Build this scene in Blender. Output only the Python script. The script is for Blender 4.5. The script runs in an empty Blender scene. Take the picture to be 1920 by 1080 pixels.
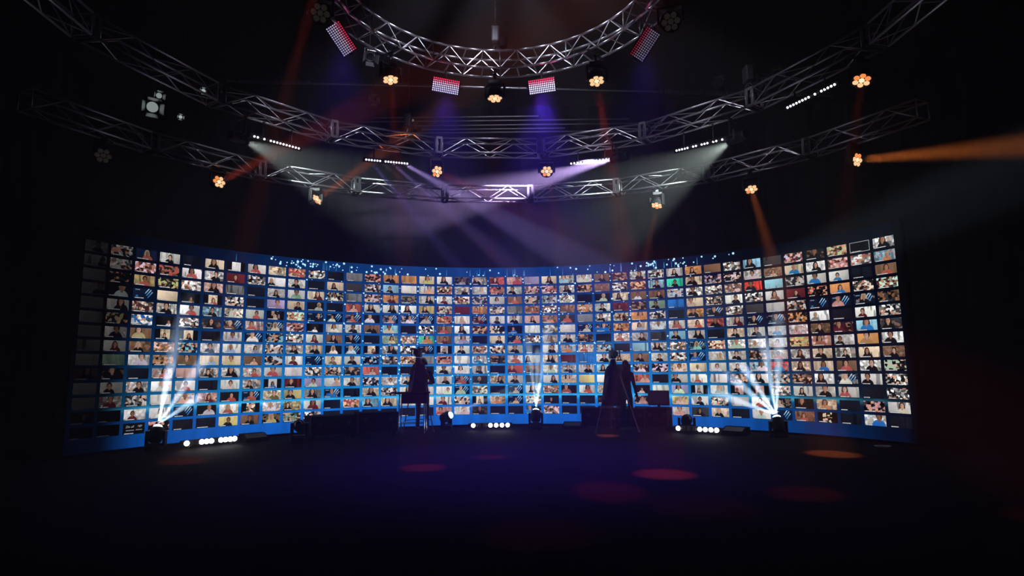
import bpy, bmesh, math, random
from math import sin, cos, pi, radians, hypot, atan2, sqrt
from mathutils import Vector, Matrix, Quaternion

random.seed(7)
SC = bpy.context.scene
COL = SC.collection

# ------------------------------------------------------------------ camera
F_PX, PITCH, ROLL, CAM_H = 1116.74, 0.135095, -0.010957, 1.5
cam_d = bpy.data.cameras.new('camera')
cam_d.sensor_width = 36.0
cam_d.lens = 36.0 * F_PX / 1920.0
cam_d.clip_end = 200
cam = bpy.data.objects.new('camera', cam_d)
COL.objects.link(cam)
cam.matrix_world = (Matrix.Translation((0, 0, CAM_H)) @ Matrix.Rotation(pi / 2 + PITCH, 4, 'X')
                    @ Matrix.Rotation(ROLL, 4, 'Z'))
SC.camera = cam

# ------------------------------------------------------------------ world: dark hall filled with thin stage haze
world = bpy.data.worlds.new('dark_hall_air')
SC.world = world
world.use_nodes = True
wn = world.node_tree
wn.nodes.clear()
wo = wn.nodes.new('ShaderNodeOutputWorld')
wb = wn.nodes.new('ShaderNodeBackground')
wb.inputs[0].default_value = (0, 0, 0, 1)
wv = wn.nodes.new('ShaderNodeVolumeScatter')
HAZE = 0.010
wv.inputs['Color'].default_value = (1, 1, 1, 1)
wv.inputs['Density'].default_value = HAZE
wn.links.new(wb.outputs[0], wo.inputs['Surface'])
wn.links.new(wv.outputs[0], wo.inputs['Volume'])

SC.view_settings.view_transform = 'Standard'
SC.view_settings.look = 'None'
SC.view_settings.exposure = 0.0
SC.view_settings.gamma = 1.0
SC.view_settings.use_curve_mapping = False
SC.cycles.volume_bounces = 0
SC.cycles.max_bounces = 4
SC.cycles.diffuse_bounces = 2
SC.cycles.glossy_bounces = 2
SC.cycles.transmission_bounces = 2
SC.cycles.use_denoising = True
SC.cycles.sample_clamp_indirect = 4.0

# ------------------------------------------------------------------ pixel helpers: a pixel gives a direction, the distance comes from what it hangs on or stands on
def ray(x, y):
    u, w = x - 960.0, y - 540.0
    cr, sr = cos(ROLL), sin(ROLL)
    u, w = u * cr + w * sr, -u * sr + w * cr
    X, v = u / F_PX, -w / F_PX
    c, s = cos(PITCH), sin(PITCH)
    return Vector((X, c - v * s, s + v * c))
def at_y(x, y, Y):
    r = ray(x, y); return r * (Y / r.y) + Vector((0, 0, CAM_H))
def at_z(x, y, Z):
    r = ray(x, y); return r * ((Z - CAM_H) / r.z) + Vector((0, 0, CAM_H))
def at_cyl(x, y, c, R):
    r = ray(x, y)
    a = r.x * r.x + r.y * r.y
    b = -(r.x * c[0] + r.y * c[1])
    k = c[0] ** 2 + c[1] ** 2 - R * R
    t = (-b + sqrt(b * b - a * k)) / a
    return r * t + Vector((0, 0, CAM_H))

# ------------------------------------------------------------------ materials
def nm(name):
    m = bpy.data.materials.new(name); m.use_nodes = True
    nt = m.node_tree
    return m, nt, nt.nodes['Principled BSDF']
def surf(name, col, rough=0.6, metal=0.0, spec=0.5, noise=0.0, scale=8.0, bump=0.0):
    m, nt, p = nm(name)
    p.inputs['Base Color'].default_value = (*col, 1)
    p.inputs['Roughness'].default_value = rough
    p.inputs['Metallic'].default_value = metal
    p.inputs['Specular IOR Level'].default_value = spec
    if noise or bump:
        tc = nt.nodes.new('ShaderNodeTexCoord'); n = nt.nodes.new('ShaderNodeTexNoise')
        n.inputs['Scale'].default_value = scale; n.inputs['Detail'].default_value = 5
        nt.links.new(tc.outputs['Object'], n.inputs['Vector'])
        if noise:
            mr = nt.nodes.new('ShaderNodeMapRange')
            mr.inputs['To Min'].default_value = 1 - noise; mr.inputs['To Max'].default_value = 1 + noise
            nt.links.new(n.outputs['Fac'], mr.inputs['Value'])
            vm = nt.nodes.new('ShaderNodeVectorMath'); vm.operation = 'SCALE'
            vm.inputs[0].default_value = col
            nt.links.new(mr.outputs[0], vm.inputs['Scale'])
            nt.links.new(vm.outputs[0], p.inputs['Base Color'])
        if bump:
            b = nt.nodes.new('ShaderNodeBump'); b.inputs['Strength'].default_value = bump
            nt.links.new(n.outputs['Fac'], b.inputs['Height'])
            nt.links.new(b.outputs[0], p.inputs['Normal'])
    return m
def glow(name, col, strength):
    m, nt, p = nm(name)
    p.inputs['Base Color'].default_value = (0.02, 0.02, 0.02, 1)
    p.inputs['Emission Color'].default_value = (*col, 1)
    p.inputs['Emission Strength'].default_value = strength
    m.cycles.emission_sampling = 'NONE'
    return m
ALU = surf('aluminium', (0.55, 0.55, 0.58), 0.38, 1.0, noise=0.15, scale=14)
DARK_STEEL = surf('dark_steel', (0.05, 0.05, 0.055), 0.5, 0.6, noise=0.2)
BLACK_PAINT = surf('black_paint', (0.012, 0.012, 0.014), 0.5, 0.0, 0.3, noise=0.2)
MATT_BLACK = surf('matt_black', (0.006, 0.006, 0.007), 0.9, 0.0, 0.05, noise=0.2)
FABRIC = surf('black_cloth', (0.010, 0.009, 0.012), 0.95, 0.0, 0.1, noise=0.3, scale=30, bump=0.2)
COVER = surf('nylon_cover', (0.022, 0.018, 0.028), 0.7, 0.0, 0.3, noise=0.3, scale=12)
DRAPE = surf('black_drape', (0.001, 0.001, 0.0011), 1.0, 0.0, 0.0, noise=0.3, scale=6)
FLOOR = surf('black_stage_floor', (0.017, 0.015, 0.016), 0.95, 0.0, 0.01, noise=0.35, scale=5, bump=0.1)
CHROME = surf('chrome', (0.75, 0.75, 0.78), 0.2, 1.0)
SKIN = surf('skin', (0.45, 0.24, 0.17), 0.6)
HAIR = surf('dark_hair', (0.012, 0.009, 0.008), 0.7)
GLASS = surf('lens_glass', (0.01, 0.01, 0.015), 0.08, 0.0, 0.8)
TRIPOD = surf('tripod_tube', (0.22, 0.18, 0.18), 0.45, 0.4)

# ------------------------------------------------------------------ mesh helpers
def finish(bm, name):
    me = bpy.data.meshes.new(name); bm.to_mesh(me); bm.free(); return me
def add_box(bm, c, s, rot=None, bevel=0.0):
    r = bmesh.ops.create_cube(bm, size=1.0)
    vs = r['verts']
    bmesh.ops.scale(bm, vec=s, verts=vs)
    if bevel:
        es = list({e for v in vs for e in v.link_edges})
        g = bmesh.ops.bevel(bm, geom=es, offset=bevel, segments=2, affect='EDGES', profile=0.5)
        vs = [v for v in g['verts']]
        fs = {f for v in vs for f in v.link_faces}; vs = list({v for f in fs for v in f.verts})
    if rot is not None: bmesh.ops.transform(bm, matrix=rot.to_4x4(), verts=vs)
    bmesh.ops.translate(bm, vec=c, verts=vs)
    return vs
def align(a, b):
    d = Vector(b) - Vector(a)
    return d.to_track_quat('Z', 'Y'), d.length
def add_tube(bm, a, b, r0, r1=None, n=8, caps=True):
    q, L = align(a, b)
    r1 = r0 if r1 is None else r1
    m = Matrix.Translation((Vector(a) + Vector(b)) / 2) @ q.to_matrix().to_4x4()
    bmesh.ops.create_cone(bm, cap_ends=caps, segments=n, radius1=r0, radius2=r1, depth=L, matrix=m)
def add_path(bm, pts, r, n=6):
    for a, b in zip(pts[:-1], pts[1:]): add_tube(bm, a, b, r, n=n)
def add_lathe(bm, prof, n=20, mat=None):
    """prof: list of (radius, z)"""
    rings = []
    for (r, z) in prof:
        if r < 1e-5: rings.append([bm.verts.new((0, 0, z))])
        else: rings.append([bm.verts.new((r * cos(2 * pi * i / n), r * sin(2 * pi * i / n), z)) for i in range(n)])
    for A, B in zip(rings[:-1], rings[1:]):
        for i in range(n):
            j = (i + 1) % n
            if len(A) == 1 and len(B) == 1: continue
            if len(A) == 1: bm.faces.new((A[0], B[j], B[i]))
            elif len(B) == 1: bm.faces.new((A[i], A[j], B[0]))
            else: bm.faces.new((A[i], A[j], B[j], B[i]))
    vs = [v for R in rings for v in R]
    if mat is not None: bmesh.ops.transform(bm, matrix=mat, verts=vs)
    return vs
def obj(name, me, mat=None, parent=None, loc=None, rot=None, scale=None, smooth=False):
    if isinstance(me, bmesh.types.BMesh):
        bmesh.ops.recalc_face_normals(me, faces=me.faces)
        me = finish(me, name)
    if mat is not None and not me.materials: me.materials.append(mat)
    if smooth:
        for p in me.polygons: p.use_smooth = True
    o = bpy.data.objects.new(name, me); COL.objects.link(o)
    if parent is not None: o.parent = parent
    if loc is not None: o.location = loc
    if rot is not None:
        if isinstance(rot, Quaternion): o.rotation_mode = 'QUATERNION'; o.rotation_quaternion = rot
        else: o.rotation_euler = rot
    if scale is not None: o.scale = scale
    return o
def tag(o, label=None, cat=None, group=None, kind=None):
    if label: o['label'] = label
    if cat: o['category'] = cat
    if group: o['group'] = group
    if kind: o['kind'] = kind
    return o
def thing(name, label, cat, loc=(0, 0, 0), rz=0.0, group=None):
    o = bpy.data.objects.new(name, None); COL.objects.link(o)
    o.location = loc; o.rotation_euler = (0, 0, rz); o.empty_display_size = 0.1
    return tag(o, label, cat, group)
def NB(): return bmesh.new()
def spot(name, loc, target, col, power, deg, blend=0.3, size=0.03):
    l = bpy.data.lights.new(name, 'SPOT')
    l.color = col; l.energy = power; l.spot_size = radians(deg); l.spot_blend = blend
    l.shadow_soft_size = size
    o = bpy.data.objects.new(name, l); COL.objects.link(o)
    o.location = loc
    o.rotation_mode = 'QUATERNION'
    o.rotation_quaternion = (Vector(target) - Vector(loc)).to_track_quat('-Z', 'Y')
    return o

# ------------------------------------------------------------------ the hall
def struct(name, me, mat, label=None):
    o = obj(name, me, mat); o['kind'] = 'structure'
    if label: o['label'] = label
    return o
X0, X1, Y0, Y1, ZC = -13.0, 13.0, -3.5, 20.0, 10.6
b = NB(); add_box(b, ((X0 + X1) / 2, (Y0 + Y1) / 2, -0.1), (X1 - X0, Y1 - Y0, 0.2)); struct('floor', b, FLOOR, 'black matt stage floor with faint red light pools')
b = NB(); add_box(b, ((X0 + X1) / 2, (Y0 + Y1) / 2, ZC + 0.1), (X1 - X0, Y1 - Y0, 0.2)); struct('ceiling', b, DRAPE, 'black ceiling of the dark hall')
def drape_wall(name, p, q, label):
    b = NB(); n = int((Vector(q) - Vector(p)).length / 0.12)
    d = (Vector(q) - Vector(p)); L = d.length; d.normalize(); nrm = Vector((-d.y, d.x, 0))
    vs = []
    for i in range(n + 1):
        t = L * i / n
        o = 0.025 * sin(t * 11.0) + 0.02 * sin(t * 4.3 + 1)
        P = Vector(p) + d * t + nrm * o
        vs.append((b.verts.new((P.x, P.y, 0)), b.verts.new((P.x, P.y, ZC))))
    for A, B in zip(vs[:-1], vs[1:]): b.faces.new((A[0], B[0], B[1], A[1]))
    return struct(name, b, DRAPE, label)
drape_wall('wall_back', (X0, Y1 - .2, 0), (X1, Y1 - .2, 0), 'black pleated drape behind the video wall')
drape_wall('wall_left', (X0 + .2, Y0, 0), (X0 + .2, Y1, 0), 'black pleated drape on the left side')
drape_wall('wall_right', (X1 - .2, Y0, 0), (X1 - .2, Y1, 0), 'black pleated drape on the right side')
drape_wall('wall_front', (X0, Y0 + .2, 0), (X1, Y0 + .2, 0), 'black pleated drape behind the viewer')
# thin roof battens far behind the trusses
for i, (pyx, x0, x1, Y) in enumerate([(221, 700, 1010, 18.6), (229, 640, 1180, 18.3), (236, 760, 1290, 18.0), (243, 790, 1060, 17.7), (250, 720, 1250, 17.4)]):
    A = at_y(x0, pyx, Y); B = at_y(x1, pyx, Y); B.z = A.z
    b = NB(); add_tube(b, A, B, 0.025, n=8)
    struct('trim_%d' % (i + 1), b, ALU, 'thin metal roof batten high behind the trusses')

# ------------------------------------------------------------------ curved LED video wall
WC = (-0.190107, 7.806391); WR = 8.41611; A0 = -0.0266612; DA = 0.0568168
ZT = CAM_H + 2.506661; RP = 0.268
TW, TH = 0.405, 0.213
def wall_pt(c, z, off=0.0):
    a = A0 + (c - 21) * DA
    return Vector((WC[0] + (WR + off) * sin(a), WC[1] + (WR + off) * cos(a), z)), a
CL, CR, ZB, ZTOP = 0.42, 41.72, 0.05, 4.275

class N:
    """tiny node helper"""
    def __init__(s, nt): s.nt = nt
    def put(s, sock, v):
        if v is None: return
        if isinstance(v, (int, float)): sock.default_value = v
        elif isinstance(v, tuple): sock.default_value = v
        else: s.nt.links.new(v, sock)
    def m(s, op, a, b=None, c=None, clamp=False):
        n = s.nt.nodes.new('ShaderNodeMath'); n.operation = op; n.use_clamp = clamp
        for i, v in enumerate((a, b, c)): s.put(n.inputs[i], v)
        return n.outputs[0]
    def mix(s, f, a, b):
        n = s.nt.nodes.new('ShaderNodeMix'); n.data_type = 'RGBA'
        s.put(n.inputs['Factor'], f); s.put(n.inputs[6], a); s.put(n.inputs[7], b)
        return n.outputs[2]
    def scale(s, col, f):
        n = s.nt.nodes.new('ShaderNodeVectorMath'); n.operation = 'SCALE'
        s.put(n.inputs[0], col); s.put(n.inputs['Scale'], f); return n.outputs[0]
    def add(s, a, b):
        n = s.nt.nodes.new('ShaderNodeVectorMath'); n.operation = 'ADD'
        s.put(n.inputs[0], a); s.put(n.inputs[1], b); return n.outputs[0]
    def step(s, x, e0, e1):
        n = s.nt.nodes.new('ShaderNodeMapRange'); n.interpolation_type = 'SMOOTHSTEP'
        s.put(n.inputs['Value'], x); n.inputs['From Min'].default_value = e0; n.inputs['From Max'].default_value = e1
        return n.outputs[0]
    def sq(s, x): return s.m('MULTIPLY', x, x)
    def ell(s, x, y, cx, cy, rx, ry, soft=0.15):
        d = s.m('ADD', s.sq(s.m('DIVIDE', s.m('SUBTRACT', x, cx), rx)), s.sq(s.m('DIVIDE', s.m('SUBTRACT', y, cy), ry)))
        n = s.nt.nodes.new('ShaderNodeMapRange'); s.put(n.inputs['Value'], d)
        n.inputs['From Min'].default_value = 1 + soft; n.inputs['From Max'].default_value = 1 - soft
        return n.outputs[0]
    def band(s, x, lo, hi, soft):
        return s.m('MULTIPLY', s.step(x, lo - soft, lo + soft), s.m('SUBTRACT', 1.0, s.step(x, hi - soft, hi + soft)))

def screen_material():
    m, nt, p = nm('screen_backdrop'); n = N(nt)
    uv = nt.nodes.new('ShaderNodeUVMap'); uv.uv_map = 'UVMap'
    sx = nt.nodes.new('ShaderNodeSeparateXYZ'); nt.links.new(uv.outputs[0], sx.inputs[0])
    u, v = sx.outputs[0], sx.outputs[1]        # u in columns, v in metres
    cr = nt.nodes.new('ShaderNodeValToRGB')
    el = cr.color_ramp.elements
    el[0].position = 0.0; el[0].color = (0.004, 0.10, 0.50, 1)
    el[1].position = 1.0; el[1].color = (0.002, 0.04, 0.19, 1)
    for pos, c in ((0.12, (0.004, 0.14, 0.62, 1)), (0.19, (0.006, 0.27, 0.66, 1)), (0.33, (0.005, 0.20, 0.62, 1)), (0.6, (0.003, 0.075, 0.34, 1)), (0.85, (0.002, 0.042, 0.21, 1))):
        e = el.new(pos); e.color = c
    nt.links.new(n.m('DIVIDE', v, ZTOP), cr.inputs[0])
    # vignette darkening painted into the screen colour at both ends, sooner near the top
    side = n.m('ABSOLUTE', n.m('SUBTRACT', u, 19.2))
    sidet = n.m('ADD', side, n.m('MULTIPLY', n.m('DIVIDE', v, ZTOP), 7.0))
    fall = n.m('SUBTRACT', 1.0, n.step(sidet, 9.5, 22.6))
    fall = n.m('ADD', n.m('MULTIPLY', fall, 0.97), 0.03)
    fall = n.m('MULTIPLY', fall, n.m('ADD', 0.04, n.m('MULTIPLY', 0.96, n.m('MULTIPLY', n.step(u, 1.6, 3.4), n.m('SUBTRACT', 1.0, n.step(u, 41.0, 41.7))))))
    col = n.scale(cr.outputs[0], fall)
    # soft vertical rays in the picture
    w = nt.nodes.new('ShaderNodeTexNoise'); w.noise_dimensions = '1D'; w.inputs['Scale'].default_value = 1.3; w.inputs['Detail'].default_value = 4
    nt.links.new(u, w.inputs['W'])
    col = n.scale(col, n.m('ADD', 0.65, n.m('MULTIPLY', w.outputs[0], 0.8)))
    # bright cyan streak crossing the lower rows
    band = n.m('POWER', 2.718, n.m('MULTIPLY', -1.0, n.sq(n.m('DIVIDE', n.m('SUBTRACT', v, 0.78), 0.055))))
    ends = n.m('SUBTRACT', 1.0, n.step(side, 17.0, 24.0))
    nz = nt.nodes.new('ShaderNodeTexNoise'); nz.noise_dimensions = '1D'; nz.inputs['Scale'].default_value = 0.9
    nt.links.new(u, nz.inputs['W'])
    ends = n.m('MULTIPLY', ends, n.m('MULTIPLY', n.step(u, 1.5, 4.0), n.m('SUBTRACT', 1.0, n.step(u, 40.0, 41.7))))  # streak darkened at both ends by the same painted vignette
    band = n.m('MULTIPLY', n.m('MULTIPLY', band, ends), n.m('MULTIPLY', nz.outputs[0], 0.8))
    col = n.add(col, n.scale((0.10, 0.55, 0.75), band))
    p.inputs['Base Color'].default_value = (0.0012, 0.0012, 0.0014, 1)
    p.inputs['Roughness'].default_value = 0.9; p.inputs['Specular IOR Level'].default_value = 0.0
    nt.links.new(col, p.inputs['Emission Color']); p.inputs['Emission Strength'].default_value = 1.0
    m.cycles.emission_sampling = 'NONE'
    return m

def tile_material():
    m, nt, p = nm('video_call_picture'); n = N(nt)
    def attr(name):
        a = nt.nodes.new('ShaderNodeAttribute'); a.attribute_type = 'GEOMETRY'; a.attribute_name = name
        return a.outputs['Color'], a.outputs['Alpha']
    bg, narrow = attr('tile_bg'); shirt, person = attr('tile_shirt'); hair, streak = attr('tile_hair')
    skin, dim = attr('tile_skin'); par, seed = attr('tile_par')
    sp = nt.nodes.new('ShaderNodeSeparateXYZ'); nt.links.new(par, sp.inputs[0])
    hx, size, busy = sp.outputs
    uv = nt.nodes.new('ShaderNodeUVMap'); uv.uv_map = 'UVMap'
    sx = nt.nodes.new('ShaderNodeSeparateXYZ'); nt.links.new(uv.outputs[0], sx.inputs[0])
    u, v = sx.outputs[0], sx.outputs[1]
    def off(k, au, av):
        c = nt.nodes.new('ShaderNodeCombineXYZ')
        n.put(c.inputs[0], n.m('MULTIPLY', u, au)); n.put(c.inputs[1], n.m('MULTIPLY', v, av))
        n.put(c.inputs[2], n.m('MULTIPLY', seed, k)); return c.outputs[0]
    # backdrop of the room in the call: soft shading plus blocks of furniture
    nz = nt.nodes.new('ShaderNodeTexNoise'); nz.inputs['Scale'].default_value = 1.6; nz.inputs['Detail'].default_value = 2
    nt.links.new(off(97.0, 1.9, 1.0), nz.inputs['Vector'])
    grd = n.m('SUBTRACT', n.m('MULTIPLY', n.m('SUBTRACT', u, 0.5), n.m('MULTIPLY', n.m('SUBTRACT', n.m('FRACT', n.m('MULTIPLY', seed, 7.31)), 0.5), 1.3)), n.m('MULTIPLY', n.m('SUBTRACT', 0.5, v), 0.35))
    n1 = nt.nodes.new('ShaderNodeTexNoise'); n1.inputs['Scale'].default_value = 1.0; n1.inputs['Detail'].default_value = 1; nt.links.new(off(211.0, 5.0, 0.4), n1.inputs['Vector'])
    furn = n.m('MULTIPLY', n.step(n1.outputs[0], 0.55, 0.585), n.m('MULTIPLY', n.m('FRACT', n.m('MULTIPLY', seed, 3.7)), 0.75))
    soft = n.m('MULTIPLY', n.m('ADD', n.m('ADD', 0.80, grd), n.m('MULTIPLY', nz.outputs[0], 0.4)), n.m('SUBTRACT', 1.0, furn))
    vo = nt.nodes.new('ShaderNodeTexVoronoi'); vo.distance = 'CHEBYCHEV'; vo.inputs['Scale'].default_value = 1.0
    nt.links.new(off(311.0, 7.5, 4.6), vo.inputs['Vector'])
    cs = nt.nodes.new('ShaderNodeSeparateXYZ'); nt.links.new(vo.outputs['Color'], cs.inputs[0])
    blk = n.step(cs.outputs[0], 0.25, 0.8)
    amt = n.m('ADD', 0.05, n.m('MULTIPLY', busy, 0.85))
    blkf = n.m('ADD', n.m('SUBTRACT', 1.0, amt), n.m('MULTIPLY', blk, n.m('MULTIPLY', amt, 1.5)))
    room = n.scale(bg, n.m('MULTIPLY', soft, blkf))
    acc = n.m('MULTIPLY', busy, n.step(cs.outputs[1], 0.62, 0.7))
    room = n.mix(acc, room, shirt)
    spots = n.m('MULTIPLY', busy, n.step(cs.outputs[2], 0.82, 0.86))
    room = n.mix(spots, room, n.scale(skin, 1.2))
    # the person: shoulders, hair, face
    x = n.m('DIVIDE', n.m('MULTIPLY', n.m('SUBTRACT', u, hx), 1.9), size)
    y = n.m('DIVIDE', v, size)
    longh = n.m('GREATER_THAN', seed, 0.55)
    sh = n.ell(x, y, n.m('MULTIPLY', n.m('SUBTRACT', seed, 0.5), 0.12), 0.0, 0.44, 0.42, 0.08)
    hr = n.ell(x, y, 0.0, 0.64, 0.20, 0.25, 0.12)
    hl = n.m('MULTIPLY', n.ell(x, y, 0.0, 0.46, 0.24, 0.36, 0.12), longh)
    fc = n.ell(x, y, n.m('MULTIPLY', n.m('SUBTRACT', seed, 0.5), 0.06), 0.57, 0.135, 0.20, 0.15)
    nk = n.ell(x, y, 0.0, 0.40, 0.08, 0.14, 0.2)
    eyes = n.m('MULTIPLY', n.band(y, 0.585, 0.63, 0.012), n.band(n.m('ABSOLUTE', x), 0.035, 0.09, 0.012))
    pic = n.mix(n.m('MULTIPLY', hl, person), room, hair)
    pic = n.mix(n.m('MULTIPLY', sh, person), pic, n.scale(shirt, n.m('ADD', 0.6, n.m('MULTIPLY', nz.outputs[0], 0.7))))
    pic = n.mix(n.m('MULTIPLY', hr, person), pic, hair)
    pic = n.mix(n.m('MULTIPLY', nk, person), pic, n.scale(skin, 0.7))
    lit = n.m('ADD', 0.85, n.m('MULTIPLY', x, 1.6))
    pic = n.mix(n.m('MULTIPLY', fc, person), pic, n.scale(skin, lit))
    pic = n.mix(n.m('MULTIPLY', n.m('MULTIPLY', eyes, person), 0.7), pic, hair)
    # blue brush strokes of the shared virtual backdrop (behind the person)
    uu = n.m('MULTIPLY', n.m('SUBTRACT', u, 0.74), 1.9); vv = n.m('SUBTRACT', v, 0.62)
    al = n.m('ADD', n.m('MULTIPLY', uu, 0.6), n.m('MULTIPLY', vv, 0.8)); ac = n.m('SUBTRACT', n.m('MULTIPLY', uu, 0.8), n.m('MULTIPLY', vv, 0.6))
    per = n.m('ABSOLUTE', n.m('SUBTRACT', n.m('FRACT', n.m('ADD', 0.5, n.m('DIVIDE', ac, 0.22))), 0.5))
    st = n.m('MULTIPLY', n.m('MULTIPLY', n.m('LESS_THAN', per, 0.20), n.m('LESS_THAN', n.m('ABSOLUTE', ac), 0.33)),
             n.m('LESS_THAN', n.m('ABSOLUTE', n.m('ADD', al, n.m('MULTIPLY', ac, 0.35))), 0.36))
    dot = n.ell(n.m('MULTIPLY', u, 1.9), v, 0.32, 0.26, 0.12, 0.08, 0.3)
    logo = n.m('MULTIPLY', n.band(v, 0.82, 0.90, 0.01), n.band(u, 0.08, 0.30, 0.01))
    sm = n.m('MULTIPLY', streak, n.m('MAXIMUM', st, n.m('MULTIPLY', dot, 0.8)))
    cover = n.m('MULTIPLY', person, n.m('MAXIMUM', n.m('MAXIMUM', sh, hr), fc))
    sm = n.m('MULTIPLY', sm, n.m('SUBTRACT', 1.0, cover))
    pic = n.mix(sm, pic, n.scale(n.mix(n.step(vv, -0.3, 0.3), (0.03, 0.22, 0.55, 1), (0.45, 0.72, 0.95, 1)), dim))
    pic = n.mix(n.m('MULTIPLY', n.m('MULTIPLY', logo, streak), 0.5), pic, n.scale((0.4, 0.55, 0.75), dim))
    # portrait-phone pictures leave dark bars left and right
    side = n.m('GREATER_THAN', n.m('ABSOLUTE', n.m('SUBTRACT', u, 0.5)), 0.24)
    pic = n.mix(n.m('MULTIPLY', side, narrow), pic, (0.003, 0.003, 0.004, 1))
    # dark lower strip with a white name line
    pic = n.mix(n.m('LESS_THAN', v, 0.03), pic, (0.002, 0.004, 0.012, 1))
    wn_ = nt.nodes.new('ShaderNodeTexNoise'); wn_.inputs['Scale'].default_value = 1.0; nt.links.new(off(53.0, 40.0, 0.0), wn_.inputs['Vector'])
    bar = n.m('MULTIPLY', n.band(v, 0.05, 0.115, 0.012), n.m('MULTIPLY', n.step(u, 0.05, 0.07), n.m('LESS_THAN', u, n.m('ADD', 0.36, n.m('MULTIPLY', seed, 0.26)))))
    bar = n.m('MULTIPLY', bar, n.m('ADD', 0.35, n.step(wn_.outputs[0], 0.40, 0.52)), clamp=True)
    back = n.m('MULTIPLY', n.band(v, 0.025, 0.14, 0.01), n.m('LESS_THAN', u, n.m('ADD', 0.38, n.m('MULTIPLY', seed, 0.26))))
    pic = n.mix(n.m('MULTIPLY', back, 0.7), pic, (0.004, 0.004, 0.006, 1))
    pic = n.mix(bar, pic, n.scale((0.75, 0.75, 0.75), dim))
    p.inputs['Base Color'].default_value = (0.0012, 0.0012, 0.0014, 1)
    p.inputs['Roughness'].default_value = 0.9; p.inputs['Specular IOR Level'].default_value = 0.0
    nt.links.new(pic, p.inputs['Emission Color']); p.inputs['Emission Strength'].default_value = 1.0
    m.cycles.emission_sampling = 'NONE'
    return m

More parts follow.
